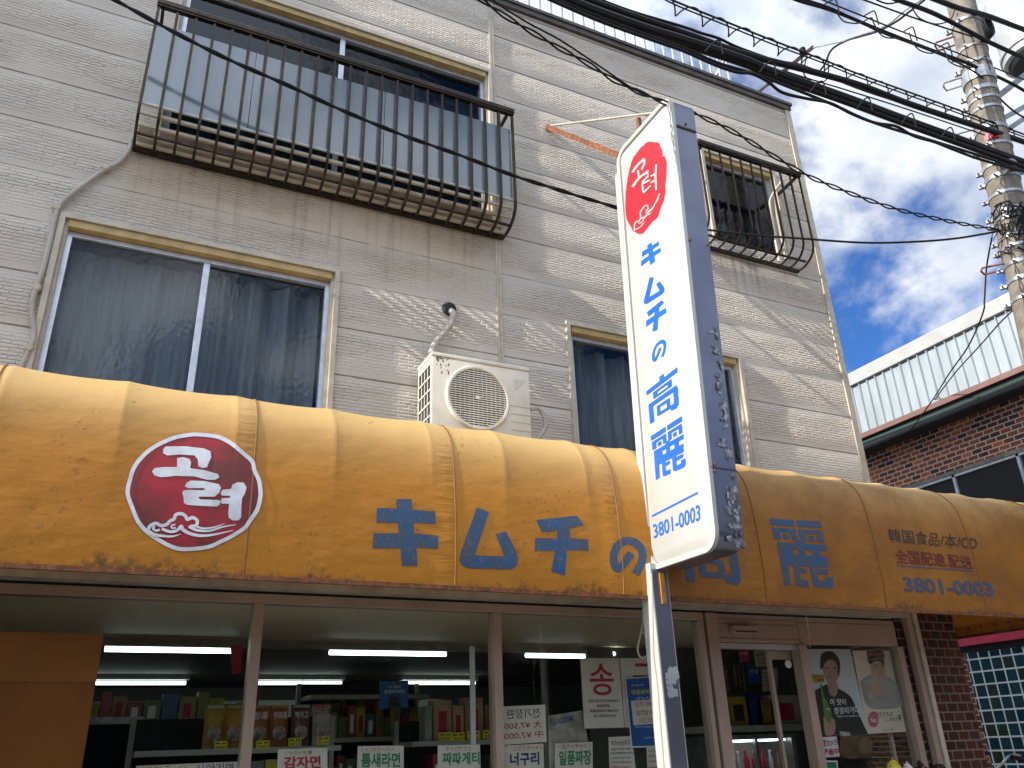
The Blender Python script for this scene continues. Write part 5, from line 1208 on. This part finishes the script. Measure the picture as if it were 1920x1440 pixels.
paper([(1088,1234),(1160,1234),(1171,1364),(1096,1366)], PY+.006, P_, 'pale poster with one large red Korean syllable', [('송', .20, .82, .46, .92, 'ink_red', 0.01), ('일본 재무국 정식등록업체', .14, .90, .36, .40, 'ink_black', 0.0), ('資金移動業', .34, .66, .29, .33, 'ink_black', 0.0), ('関東財務局長 第00033号', .16, .88, .22, .26, 'ink_black', 0.0), ('株式会社N&P1004', .24, .80, .15, .19, 'ink_black', 0.0)])
paper([(1162,1234),(1238,1234),(1248,1362),(1172,1364)], PY+.010, P_, 'pale poster with a red Korean syllable partly behind the sign pole', [('금', .28, .90, .46, .92, 'ink_red', 0.01)])
paper([(1172,1271),(1244,1267),(1254,1400),(1184,1402)], PY-.004, M['whiteprint'], 'blue notice with white edge beside the sign pole', [])
bc = paper([(1174,1273),(1243,1269),(1252,1397),(1186,1399)], PY-.008, M['bluecard'], 'blue printed job notice beside the sign pole', [('한국식품 고려', .12, .45, .88, .91, 'whiteprint', 0.0), ('아르바이트모집', .10, .98, .75, .83, 'yellowtag', 0.01), ('(アルバイト募集)', .22, .98, .66, .72, 'whiteprint', 0.01), ('관리자 : 03-3801-0003', .12, .70, .26, .29, 'whiteprint', 0.0), ('오모빵 사랑찬 마인미네', .34, .98, .10, .13, 'whiteprint', 0.0)])
paper([(1183,1314),(1236,1311),(1241,1356),(1188,1360)], PY-.014, P_, 'handwritten red note stuck on the blue job notice', [('삼자 (배달)', .12, .92, .70, .94, 'ink_red', 0.0), ('일주일 3회', .14, .80, .38, .60, 'ink_red', 0.0), ('시간 조절가능', .20, .98, .08, .28, 'ink_red', 0.0)])
paper([(1141,1382),(1184,1380),(1196,1470),(1144,1470)], PY, P_, 'small dense price list right of the green lettered signs', [('히가시닛포리', .10, .90, .80, .92, 'ink_blue', 0.0), ('요금이 편리한 원룸', .08, .86, .71, .76, 'ink_black', 0.0), ('다바노데일주쿠미스타니10', .06, .94, .62, .67, 'ink_black', 0.0), ('니시와시다 자전거15분', .06, .84, .52, .57, 'ink_black', 0), ('히비야선 미와야마5분', .06, .84, .43, .48, 'ink_black', 0), ('43000부터 83000엔', .06, .76, .33, .38, 'ink_red', 0), ('보증금 30000엔', .06, .66, .24, .29, 'ink_red', 0)])
paper([(1212,1400),(1262,1398),(1268,1480),(1216,1480)], PY, P_, 'small dense price list partly behind the sign pole', [('가르다면내역 고', .04, .80, .86, .92, 'ink_black', 0), ('하라리역 자전거1분', .04, .80, .74, .80, 'ink_black', 0), ('니포리지역2천2분', .04, .80, .62, .68, 'ink_black', 0), ('9000부터 8000', .04, .80, .48, .54, 'ink_red', 0), ('보증금 3000', .04, .70, .36, .42, 'ink_red', 0)])
nw = paper([(1028,1342),(1092,1332),(1108,1420),(1030,1440)], PY+.03, pm('newsprint', (0.33, 0.30, 0.26), (0.18, 0.15, 0.13), 8, 0.8), 'rolled newspaper standing behind the paper signs', [('PLUS ACADEMY', .04, .72, .80, .93, 'ink_blue', 0.01)], 'newspaper', 'newspaper')
# white interior pole with dangling leads
ws = MB(); a = at(885, 1212, -0.42); b_ = at(889, 1460, -0.42); ws.box((a.x-.014, -.43, b_.z), (a.x+.014, -.41, a.z)); WS = ws.build('white_strip', M['whiteprint'], None); tag(WS, 'upright white pole inside the middle pane', 'strip')
# red price-board behind left lamp
rb_ = MB().slab([at(432, 1210, .6), at(455, 1208, .6), at(452, 1262, .6), at(436, 1265, .6)], (0, 1, 0), .004).build('red_pennant', pm('red_card', (0.45, 0.03, 0.06), None, 4, 0.5), None); tag(rb_, 'red hanging card right of the left lamp', 'card')

# shelves
def shelf(name, label, x0, x1, y0, y1, zs_, zt):
    t = thing(name, label, 'shelf', ((x0+x1)/2, (y0+y1)/2, 0.02))
    for z in zs_: MB().box((x0, y0, z-0.03), (x1, y1, z)).build('shelf_board', M['shelf'], t)
    for x in (x0-.03, x1): MB().box((x, y1-.05, 0.02), (x+.03, y1, zt)).build('upright', M['shelf'], t)
    MB().box((x0, y1-.015, .02), (x1, y1-.004, zt)).build('back_panel', M['dark'], t)
    return t
shelf('goods_shelf', 'steel shelf of food pouches behind the left and middle panes', 0.25, 1.40, 0.06, 0.40, (1.605, 1.30, .95), 1.78)
shelf('goods_shelf', 'deeper steel shelf of small packets behind the middle pane', 1.40, 2.30, 0.98, 1.35, (1.662, 1.36, 1.05, 1.95), 2.05)
shelf('goods_shelf', 'steel shelf of boxed goods at the right of the middle pane', 1.93, 2.75, 0.28, 0.62, (1.614, 1.30, .95), 1.75)
rg = random.Random(21)
def pouch(x, y, z, w, h, c, cap, label, txt=None):
    t = thing('food_pouch', label, 'food pouch', (x, y, z), 'food pouches on the front shelf')
    n = 9; mm = 11; vs = []; fs = []
    for s in (-1, 1):
        k = len(vs)
        for j in range(mm):
            v = j/(mm-1)
            for i in range(n):
                u = i/(n-1)*2-1; b_ = (1-abs(u)**2.5)*(math.sin(math.pi*min(1, v*1.05+.02))**0.7)*0.03 + .001 + 0.003*rg.random()
                vs.append((x+u*w/2*(1-.04*math.sin(math.pi*v)), y + s*b_ + 0.04*v, z + v*h))
        for j in range(mm-1):
            for i in range(n-1): fs.append((k+j*n+i, k+j*n+i+1, k+(j+1)*n+i+1, k+(j+1)*n+i))
    MB().add(vs, fs).build('pouch_body', pm('pouch_film', c, tuple(q*.7 for q in c), 9, 0.25, bump=0.006, bscale=14), t, 'all')
    bw = MB(); bw.lathe([(0.002, .004), (w*.30, .003), (w*.34, 0)], (x, y-.034, z+h*.33), (0, -1, .25), 16); bw.build('bowl_picture', pm('bowl_print', (0.10, 0.07, 0.05), (0.55, 0.5, 0.42), 20, 0.3), t, True)
    MB().box((x-w*.42, y+.005, z+h*.93), (x+w*.42, y+.035, z+h*1.0)).build('pouch_seal', pm('pouch_top', cap, None, 9, .3), t)
    if txt: write('pouch_lettering', txt, [Vector((x-w*.35, y-.036+.03, z+h*.84)), Vector((x+w*.35, y-.036+.03, z+h*.84)), Vector((x+w*.35, y-.036+.022, z+h*.66)), Vector((x-w*.35, y-.036+.022, z+h*.66))], M['whiteprint'], t, (0, -.006, 0), 0.01)
    return t
for (px, c, cap, lab, tx) in ((398, (0.40, .26, .05), (.4, .4, .36), 'gold food pouch with a bowl picture, left of the first mullion', None), (436, (.42, .25, .04), (.38, .28, .1), 'amber food pouch just left of the first mullion', None), (484, (.38, .16, .05), (.3, .2, .1), 'orange brown pouch just right of the first mullion', '참湯'), (521, (.34, .13, .035), (.35, .2, .05), 'dark orange pouch with white brush lettering', '参鶏湯'), (562, (.16, .07, .06), (.3, .3, .28), 'maroon and white pouch between orange and white pouches', '백이고'), (603, (.40, .38, .35), (.4, .1, .1), 'white pouch of soup with a bowl picture, rightmost pouch', None)):
    p = at(px, 1404, 0.14); pouch(p.x, .16, 1.606, .115, .235, c, cap, lab, tx)
p = at(603, 1335, .10); write('pouch_lettering', 'コムタン湯', [p + Vector((-.05, 0, .02)), p + Vector((.05, 0, .02)), p + Vector((.05, 0, -.015)), p + Vector((-.05, 0, -.015))], M['ink_black'], bpy.data.objects['food_pouch.005'], (0, -.03, 0), .01)
def ptag(px, py, y, s, lab):
    Q = [at(px-12, py-7, y), at(px+12, py-8, y), at(px+12, py+8, y), at(px-12, py+9, y)]
    o = MB().slab(Q, (0, 1, 0), .0015).build('price_tag', M['yellowtag'], None); tag(o, lab, 'price tag', 'yellow shelf price tags')
    write('price_lettering', s, [bil(Q, .1, .45), bil(Q, .9, .45), bil(Q, .9, .1), bil(Q, .1, .1)], M['ink_red'], o, (0, -.0015, 0), .01)
    write('price_lettering', '—  —', [bil(Q, .1, .8), bil(Q, .9, .8), bil(Q, .9, .65), bil(Q, .1, .65)], M['ink_black'], o, (0, -.0015, 0), .01)
for px, py, y, s, l in ((414, 1397, .04, '¥880', 'yellow price tag below the gold pouch'), (493, 1396, .04, '¥880', 'yellow price tag below the orange brown pouch'), (553, 1391, .04, '¥810', 'yellow price tag below the maroon and white pouch'), (606, 1388, .04, '¥1,134', 'yellow price tag below the white pouch'), (835, 1381, .26, '¥980', 'yellow price tag below the tall pale box'), (859, 1381, .26, '¥600', 'yellow price tag below the narrow box'), (888, 1378, .26, '¥750', 'yellow price tag below the diamond patterned box'), (918, 1376, .26, '¥980', 'yellow price tag beside the second mullion')): ptag(px, py, y, s, l)
def carton(name, a, b_, c, label, cat, group=None, stripe=None):
    o = MB().box(a, b_, 0.003).build(name, pm('carton_print', c, tuple(q*.75 for q in c), 6, 0.45), None); tag(o, label, cat, group)
    if stripe:
        x0_, x1_ = min(a[0], b_[0]), max(a[0], b_[0]); z0_, z1_ = min(a[2], b_[2]), max(a[2], b_[2]); y_ = min(a[1], b_[1]); w = x1_-x0_; h = z1_-z0_
        MB().box((x0_+w*.28, y_-.0012, z0_+h*.14), (x0_+w*.72, y_-.0004, z0_+h*.72)).build('carton_panel', stripe, o)
    return o
RC = M['ink_red']
for i, (pa, pb, h, c, st, l) in enumerate(((795, 808, .22, (.22, .26, .20), None, 'row of grey green cartons at the end of the box shelf'), (811, 845, .255, (.36, .24, .14), RC, 'tall tan gift box with a red panel'), (847, 868, .22, (.38, .28, .18), RC, 'narrow pale gift box with a red panel'), (870, 905, .27, (.30, .20, .12), RC, 'gift box with a red diamond pattern by the white strip'), (908, 930, .22, (.2, .1, .08), RC, 'dark red gift box beside the second mullion'))):
    a = at(pa, 1388, .34); b_ = at(pb, 1388, .34); carton('gift_box', (a.x, .32, 1.615), (b_.x, .44, 1.615+h), c, l, 'box', None, st)
cols = [(.34, .30, .03), (.20, .22, .05), (.10, .16, .05), (.35, .06, .03), (.36, .33, .04), (.05, .10, .22), (.3, .12, .03), (.12, .13, .12), (.28, .25, .04), (.22, .03, .03)]
x = 1.44; i = 0
while x < 2.25:
    w = rg.uniform(.05, .10); h = rg.uniform(.12, .25); carton('snack_packet', (x, 1.02, 1.663), (x+w*.92, 1.16, 1.663+h), cols[i % 10], 'small coloured packet standing on the deeper middle shelf', 'packet', 'packets on the deeper shelf', rg.choice((None, M['whiteprint'], M['ink_green'], M['ink_red']))); x += w; i += 1
x = 1.45
while x < 2.25:
    w = rg.uniform(.06, .12); h = rg.uniform(.10, .2); carton('snack_packet', (x, 1.02, 1.361), (x+w*.92, 1.2, 1.361+h), cols[(i*3) % 10], 'small coloured packet standing low on the deeper middle shelf', 'packet', 'packets on the low deeper shelf', rg.choice((None, M['whiteprint']))); x += w; i += 1
xg = 0.30; i = 0
while xg < 1.36:
    w = rg.uniform(.06, .13); carton('snack_packet', (xg, .10, 1.301), (xg+w*.93, .30, 1.301+rg.uniform(.12, .24)), cols[(i*7+2) % 10], 'coloured packet standing on the lower front shelf below the pouches', 'packet', 'packets on the lower front shelf', rg.choice((None, M['whiteprint'], M['ink_red']))); xg += w; i += 1
xg = 1.97
while xg < 2.70:
    w = rg.uniform(.06, .13); carton('snack_packet', (xg, .34, 1.301), (xg+w*.93, .5, 1.301+rg.uniform(.12, .24)), cols[(i*7+2) % 10], 'coloured packet standing low on the box shelf', 'packet', 'packets low on the box shelf', rg.choice((None, M['whiteprint'], M['ink_red']))); xg += w; i += 1
xg = 1.46
while xg < 2.26:
    w = rg.uniform(.05, .09); carton('snack_packet', (xg, 1.18, 1.663), (xg+w*.93, 1.30, 1.663+rg.uniform(.2, .28)), cols[(i*3+1) % 10], 'coloured packet in the rear row of the deeper middle shelf', 'packet', 'packets in the rear row of the deeper shelf', rg.choice((None, M['whiteprint'], M['ink_green']))); xg += w; i += 1
xg = -0.25
while xg < 1.3:
    w = rg.uniform(.08, .16); carton('goods_box', (xg, 2.75, 1.86), (xg+w*.93, 2.95, 1.86+rg.uniform(.12, .24)), cols[(i*3+4) % 10], 'box stacked on the tall dark rack deep in the shop', 'box', 'boxes on the deep rack', rg.choice((None, M['whiteprint'], M['ink_red']))); xg += w; i += 1
shelf('goods_shelf', 'tall dark rack deep in the shop behind the left pane', -0.3, 1.35, 2.7, 3.1, (1.86, 1.5, 1.1), 2.0)
pz = paper([(712,1278),(766,1277),(765,1326),(711,1329)], .25, pm('blue_poster', (0.02, 0.10, 0.30), (0.05, 0.22, 0.45), 3, 0.3), 'small blue hanging poster with white Korean lettering', [('이 맛이', .3, .72, .72, .84, 'whiteprint', .02), ('청정라거다!', .16, .86, .54, .68, 'whiteprint', .03)], 'poster', 'poster')
Q = [at(*p, .245) for p in ((732,1306),(748,1306),(752,1326),(728,1327))]; MB().slab(Q, (0, -1, 0), .001).build('portrait', M['ink_black'], pz)
# left of the shop: dark glass cabinet
cbn = thing('glass_cabinet', 'dark framed glass cabinet deep behind the left pane', 'cabinet', (0.1, 2.2, 0.02))
a = at(170, 1345, 2.2); b_ = at(270, 1343, 2.2); mb = MB(); mb.box((a.x-.3, 2.2, a.z-.05), (b_.x, 2.6, a.z)); mb.box((b_.x-.04, 2.2, 0.02), (b_.x, 2.6, a.z-.05)); mb.build('cabinet_frame', M['galv'], cbn); MB().box((a.x-.3, 2.23, .02), (b_.x-.04, 2.25, a.z-.05)).build('cabinet_glass', M['patglass2'], cbn); MB().box((a.x-.3, 2.4, .02), (b_.x-.04, 2.45, a.z-.05)).build('cabinet_back', M['wall_in'], cbn)
WB = MB().box((-2.2, 5.2, 1.95), (4.0, 5.26, 2.16)).build('display_header', M['shelf'], None); tag(WB, 'long grey green header board under the deep lamps', 'header board')
WB2 = MB().box((-2.2, 5.3, 0.02), (4.0, 5.9, 1.94)).build('display_case', M['dark'], None); tag(WB2, 'dark refrigerated display case along the back of the shop', 'display case')

# door area
a = at(1330, 1362, .55); b_ = at(1505, 1362, .55)
CT = thing('counter', 'white topped counter inside the doorway', 'counter', ((a.x+b_.x)/2, .8, .02)); MB().box((a.x-.1, .5, a.z-.05), (b_.x+.15, 1.1, a.z), .004).build('counter_top', M['shelf'], CT)
FR = thing('drinks_fridge', 'glass fronted drinks fridge below the counter', 'fridge', (a.x+.3, .9, 0.02))
fx0 = at(1345, 1400, .6).x; fx1 = at(1480, 1400, .6).x; fz = at(1400, 1378, .6).z
mb = MB(); mb.box((fx0-.03, .56, .02), (fx0, 1.05, fz)); mb.box((fx1, .56, .02), (fx1+.04, 1.05, fz)); mb.box((fx0, .56, fz-.03), (fx1, 1.05, fz)); xm = (fx0+fx1)/2; mb.box((xm-.015, .56, .02), (xm+.015, .6, fz-.03)); mb.build('fridge_frame', M['galv'], FR)
MB().box((fx0, 1.02, .02), (fx1, 1.05, fz-.03)).build('fridge_back', M['whiteprint'], FR); MB().tube([(fx0+.02, .62, fz-.045), (fx1-.02, .62, fz-.045)], .008, 8).build('fridge_lamp', emis('fridge_light', (.95, .98, 1), 3.5), FR)
for zz2 in (fz-.36, fz-.7): MB().box((fx0, .66, zz2-.012), (fx1, 1.0, zz2)).build('fridge_shelf', M['galv'], FR)
bc_ = [(.02, .05, .2), (.03, .12, .35), (.4, .02, .03), (.4, .42, .45), (.5, .02, .03), (.5, .02, .03), (.42, .03, .03), (.5, .5, .48), (.25, .16, .1)]
for i, c in enumerate(bc_):
    x = fx0 + .035 + i*(fx1-fx0-.07)/8
    t = thing('drink_bottle', 'drink bottle in the row on the top shelf of the fridge', 'bottle', (x, .72, fz-.36), 'bottles in the fridge'); MB().lathe([(.02, 0), (.023, .01), (.023, .16), (.01, .2), (.01, .22)], (x, .72, fz-.36), (0, 0, 1), 14).build('bottle_body', pm('bottle_plastic', c, None, 8, .2), t, True); MB().lathe([(.012, .22), (.012, .24)], (x, .72, fz-.36), (0, 0, 1), 12).build('bottle_cap', M['whiteprint'] if i % 2 else M['ink_red'], t)
yb = .56
for (q, c, l, st) in (((1347, 1318, 1367, 1362), (.30, .19, .03), 'mustard carton on the counter, leftmost', None), ((1367, 1306, 1403, 1361), (.38, .26, .02), 'yellow and black carton on the counter', M['ink_black']), ((1404, 1300, 1424, 1360), (.015, .03, .16), 'dark blue carton on the counter', None), ((1424, 1312, 1447, 1360), (.26, .18, .04), 'mustard carton right of the dark blue carton', None), ((1450, 1303, 1500, 1357), (.42, .41, .40), 'white carton with a red panel on the counter', RC)):
    A0 = at(q[0], q[3], yb); A1 = at(q[2], q[1], yb); carton('carton', (A0.x, yb, a.z+.001), (A1.x, yb+.15, A1.z), c, l, 'carton', None, st)
for i, px in enumerate(range(1336, 1400, 8)):
    top = at(px, 1250, .8); mb = MB(); mb.tube([top, top - Vector((0, 0, .16 + .06*rg.random()))], .010, 6)
    tag(mb.build('bead_strand', pm('bead', [(.35, .12, .16), (.3, .32, .05), (.05, .2, .08), (.4, .36, .3), (.02, .02, .02), (.3, .33, .04)][i % 6], (.1, .05, .05), 70, .3, lo=.45, hi=.55), None), 'hanging strand of beads and straps on a rack inside the doorway', 'strand', 'strands hanging on the rack')
rk = MB(); rk.bar(at(1328, 1249, .82), at(1405, 1246, .82), .012, .012); tag(rk.build('hanging_rack', M['galv'], None), 'thin rack bar carrying the strands inside the doorway', 'rack')
dw = MB(); dw.box((3.9, 1.3, .02), (6.2, 1.34, 2.36)); tag(dw.build('partition_wall', M['wall_in'], None), 'pale green grey partition behind the counter', 'wall')
pn = pm('pink_card', (.42, .06, .20), None, 5, .6)
paper([(1385,1218),(1404,1218),(1406,1240),(1387,1242)], .6, pn, 'pink card taped up in the doorway', [('노래방', .1, .9, .55, .85, 'whiteprint', .02)], 'card', 'card')
paper([(1413,1220),(1444,1218),(1445,1250),(1417,1250)], .6, P_, 'white note taped up in the doorway', [('사용가능', .05, .9, .62, .85, 'ink_black', .01), ('하루 이틀만', .1, .7, .38, .48, 'ink_black', 0), ('이용가능', .3, .9, .15, .25, 'ink_black', 0)])
paper([(1400,1248),(1425,1247),(1425,1281),(1402,1282)], .62, M['bluecard'], 'dark blue leaflet behind the doorway notes', [('안내', .2, .8, .5, .8, 'whiteprint', 0)], 'leaflet', 'leaflet')
paper([(1428,1256),(1458,1252),(1458,1295),(1430,1297)], .64, P_, 'white list with lines of small writing in the doorway', [('목록 안내', .1, .6, .8, .88, 'ink_black', 0), ('서울식품', .1, .6, .62, .70, 'ink_black', 0), ('김치볶음', .1, .6, .44, .52, 'ink_black', 0), ('배추김치', .1, .6, .26, .34, 'ink_black', 0)], 'notice', 'notice')
ol = MB(); c = at(1477, 1245, YF+.065); ol.lathe([(.028, 0), (.028, .01), (.02, .014)], c, (0, -1, 0), 24); ol.box((c.x-.002, c.y-.016, c.z-.03), (c.x+.002, c.y-.0142, c.z+.03))
tag(ol.build('door_handle', M['whiteprint'], None), 'oval pale finger plate on the sliding door', 'handle')

# two portrait posters
GREYP = pm('poster_grey', (.52, .53, .54), (.44, .45, .46), 1.5, .5); SKIN = pm('printed_skin', (.38, .23, .16), (.30, .17, .12), 6, .5); HAIR = pm('printed_hair', (.018, .014, .013), None, 6, .5); BLK = pm('printed_black', (.018, .018, .02), None, 5, .5)
GRN = pm('printed_green', (.05, .16, .02), (.10, .26, .04), 5, .35); BEI = pm('poster_beige', (.58, .50, .41), (.50, .43, .36), 1.5, .5); SHIRT = pm('printed_shirt', (.30, .30, .29), (.20, .20, .21), 4, .5); PALE = pm('printed_pale_skin', (.42, .29, .21), (.34, .22, .16), 5, .5)
PS1 = paper([(1513,1217),(1594,1217),(1629,1378),(1533,1378)], -.515, GREYP, 'grey poster of a dark haired person in black holding a green bottle', [], 'poster', 'poster')
def art(par, pts, mat, y, k, name='print'):
    S = [(p.x, p.y) for p in smoothline([(*p, 0) for p in pts + pts[:1]], 3)][:-1]
    vs = [at(p[0], p[1], y - .0004*k - .001) for p in S]; fs = fillpoly(S); o = sheet(name, vs, fs, mat, par); fix_facing(o, (0, -1, 0)); return o
z5p = lambda L: [(1480+x/4, 1080+y/4) for x, y in L]
p1 = lambda pts, mat, k, nm: art(PS1, z5p(pts), mat, -.515, k, nm)
p1([(190,860),(260,820),(300,815),(370,845),(430,880),(470,920),(505,1000),(560,1120),(590,1180),(585,1190),(340,1190),(240,1190),(210,1000)], BLK, 1, 'printed_shirt')
p1([(285,800),(300,880),(330,905),(355,885),(362,800)], SKIN, 2, 'printed_neck')
p1([(250,660),(255,720),(275,780),(300,808),(335,805),(365,770),(372,700),(365,620),(300,600)], SKIN, 3, 'printed_face')
p1([(235,700),(232,640),(240,590),(270,568),(310,565),(350,590),(378,640),(380,700),(370,760),(362,700),(350,650),(310,625),(270,650),(252,690)], HAIR, 4, 'printed_hair')
p1([(262,690),(285,686),(300,691),(285,695)], HAIR, 5, 'printed_eye'); p1([(318,688),(340,684),(356,690),(338,694)], HAIR, 5, 'printed_eye'); p1([(285,752),(305,746),(325,752),(305,758)], pm('printed_lips', (.24, .10, .08), None, 5, .5), 5, 'printed_mouth'); p1([(303,700),(310,725),(298,730)], pm('printed_shade', (.26, .15, .1), None, 5, .5), 5, 'printed_nose')
p1([(255,1060),(290,1040),(340,1080),(345,1150),(330,1190),(270,1190)], SKIN, 6, 'printed_hand')
p1([(232,812),(244,812),(258,900),(285,940),(310,1000),(318,1060),(305,1095),(285,1092),(262,1040),(252,960),(240,880)], GRN, 7, 'printed_bottle')
for s, q in (('이 맛이', [(300,920),(418,920),(420,968),(302,972)]), ('청정라거다!', [(330,985),(528,975),(530,1032),(332,1038)]), ('리얼탄산 100% / 청정맥아 100%', [(352,1046),(524,1044),(524,1056),(354,1060)]), ('TERRA', [(372,1168),(452,1168),(456,1200),(376,1200)]), ('TERRA', [(268,990),(304,996),(305,1008),(269,1004)])):
    Q = [at(*p, -.515) for p in z5p(q)]; write('lettering', s, Q, M['whiteprint'], PS1, (0, -.006, 0), .02)
p1([(385,1200),(590,1205),(608,1345),(395,1358)], pm('poster_food', (.06, .035, .02), (.14, .08, .03), 8, .4), 8, 'printed_food'); p1([(520,1260),(550,1210),(580,1225),(590,1290),(560,1335),(530,1320)], pm('printed_coaster', (.16, .11, .06), None, 6, .5), 9, 'printed_coaster')
PS2 = paper([(1598,1220),(1668,1220),(1699,1372),(1628,1376)], -.515, BEI, 'beige poster of a person in a pale shirt holding a can, right hand poster', [], 'poster', 'poster')
p2 = lambda pts, mat, k, nm: art(PS2, z5p(pts), mat, -.515, k, nm)
p2([(530,790),(600,740),(660,720),(730,750),(800,800),(835,880),(845,975),(700,1000),(580,970)], SHIRT, 1, 'printed_shirt')
p2([(610,640),(615,720),(650,775),(690,790),(712,740),(710,640)], PALE, 2, 'printed_face')
p2([(578,562),(700,562),(712,640),(705,670),(680,640),(640,640),(612,660),(590,640)], HAIR, 3, 'printed_hair')
p2([(628,668),(652,664),(664,669),(645,673)], HAIR, 4, 'printed_eye'); p2([(682,668),(700,664),(708,668),(695,672)], HAIR, 4, 'printed_eye'); p2([(655,735),(672,732),(688,735),(672,741)], pm('printed_lips2', (.32, .14, .12), None, 5, .5), 4, 'printed_mouth')
p2([(590,840),(640,790),(690,830),(700,870),(640,900),(600,930)], PALE, 5, 'printed_hand'); p2([(582,880),(620,855),(645,900),(610,940),(588,930)], M['galv'], 6, 'printed_can')
p2([(590,1070),(605,1030),(640,1015),(668,1040),(672,1090),(650,1130),(615,1130),(595,1105)], pm('printed_pink', (.42, .07, .12), None, 5, .5), 7, 'printed_badge')
for s, q, mt in (('No.1', [(604,1065),(664,1048),(664,1098),(606,1100)], 'whiteprint'), ('とうもろ', [(672,1018),(772,1018),(772,1050),(672,1055)], 'ink_black'), ('こしのひげ', [(706,1062),(806,1062),(806,1088),(706,1092)], 'ink_black'), ('茶', [(808,1040),(838,1040),(838,1085),(808,1088)], 'ink_blue'), ('コーン茶', [(700,1145),(775,1145),(775,1160),(700,1162)], 'ink_black')):
    Q = [at(*p, -.515) for p in z5p(q)]; write('lettering', s, Q, M[mt], PS2, (0, -.0055, 0), .01)
ck = paper([(1513,1265),(1545,1265),(1546,1279),(1514,1279)], -.525, pm('yellow_sticker', (.55, .36, .02), None, 5, .5), 'small yellow and red camera warning sticker beside the bottle poster', [('防犯カメラ', .2, .98, .5, .92, 'ink_red', .02), ('作動中', .55, .98, .06, .44, 'ink_black', .02)], 'sticker', 'sticker')
Q = [at(*p, -.528) for p in ((1514,1266),(1519,1266),(1520,1278),(1515,1278))]; MB().slab(Q, (0, -1, 0), .0005).build('sticker_block', M['ink_red'], ck)
ck = paper([(1533,1381),(1569,1379),(1576,1420),(1540,1422)], -.525, M['ink_red'], 'white and red camera warning sticker below the bottle poster', [], 'sticker', 'sticker')
Q = [at(*p, -.527) for p in ((1533.5,1383),(1568,1381),(1574.5,1418),(1540.5,1420))]; o = MB().slab(Q, (0, -1, 0), .0005).build('sticker_field', M['whiteprint'], ck)
for s, v0, v1, u0, u1 in (('防犯カメラ', .52, .9, .03, .96), ('録画中', .08, .44, .10, .98)): write('lettering', s, [bil(Q, u0, v1), bil(Q, u1, v1), bil(Q, u1, v0), bil(Q, u0, v0)], M['ink_red'], ck, (0, -.003, 0), .02)
ck = paper([(1545,1426),(1570,1426),(1574,1460),(1548,1460)], -.525, M['whiteprint'], 'small green and white sticker at the bottom edge by the door', [], 'sticker', 'sticker'); Q = [at(*p, -.527) for p in ((1548,1429),(1568,1429),(1572,1457),(1551,1457))]; MB().slab(Q, (0, -1, 0), .0005).build('sticker_field', M['ink_green'], ck)

# orange board leaning by the left pane
TB = thing('orange_board', 'large orange brown vinyl board standing before the left shop pane', 'board', (-0.8, -0.76, 0))
MB().box((-1.9, -0.775, 0), (0.0, -0.755, 2.118), 0.003).build('board', M['tarp'], TB)
MB().box((-1.9, -0.779, 1.90), (0.0, -0.7755, 2.117)).build('top_strip', pm('orange_vinyl_strip', (0.17, 0.062, 0.006), (0.13, 0.047, 0.005), 3, 0.5, spec=0.2, bump=.004, bscale=6), TB)
# bags and bicycle at the bottom right
def bag(px, py, y, w, h, c, label, n=0):
    c0 = at(px, py, y); bm = bmesh.new(); bmesh.ops.create_icosphere(bm, subdivisions=4, radius=1)
    rr = random.Random(n)
    ph = [rr.uniform(0, 6) for _ in range(6)]
    for v in bm.verts:
        p = v.co; k = 1 + .10*math.sin(5*p.x+ph[0])*math.sin(4*p.z+ph[1]) + .07*math.sin(11*p.x+7*p.z+ph[2]) + .05*math.sin(17*p.y+13*p.z+ph[3])
        top = max(0, p.z); v.co = Vector((p.x*w*k*(1-.5*top**2), p.y*w*.8*k*(1-.5*top**2), p.z*h*k)) + Vector((c0.x, c0.y, c0.z-h))
    return tag(MB().bm(bm).build('plastic_bag', pm('bag_film', c, tuple(q*.6 for q in c), 9, .25, bump=.01, bscale=18), None, 'all'), label, 'bag')
bag(1672, 1427, -.85, .10, .16, (.50, .42, .05), 'yellow and white plastic bag poking up at the bottom edge', 1); bag(1700, 1431, -.80, .07, .12, (.55, .50, .44), 'pale plastic bag beside the yellow bag', 2)
bag(1725, 1431, -.85, .09, .15, (.012, .012, .014), 'left black plastic bag at the bottom edge', 3); bag(1758, 1431, -.85, .10, .15, (.014, .014, .016), 'right black plastic bag at the bottom edge', 4)
BK = thing('bicycle', 'bicycle handlebar with black grip and chrome lever at the bottom right', 'bicycle', (7.6, 1.2, 0))
h = MB(); yb = 0.4
h.tube(smoothline([at(1868, 1442, yb), at(1880, 1430, yb), at(1890, 1420, yb), at(1900, 1416, yb), at(1912, 1417, yb)], 5), .014, 10); h.build('handlebar', M['galv'], BK, True)
MB().tube(smoothline([at(1896, 1419, yb-.02), at(1912, 1423, yb-.02), at(1940, 1434, yb-.02)], 4), .02, 10).build('grip', M['black'], BK, True)
MB().tube(smoothline([at(1868, 1418, yb), at(1876, 1426, yb), at(1884, 1442, yb)], 4), .008, 8).build('brake_lever', M['black'], BK, True)
st_ = at(1880, 1442, yb); MB().tube([st_, st_ + Vector((0.05, .1, -.75))], .015, 10).build('stem', M['black'], BK)
wz = MB(); wc = Vector((st_.x+.05, st_.y+.1, .33)); wz.tube([wc + Vector((.06*0, math.cos(a)*.31, math.sin(a)*.31)) for a in [2*math.pi*k/32 for k in range(33)]], .018, 8); wz.build('wheel', M['black'], BK, True)
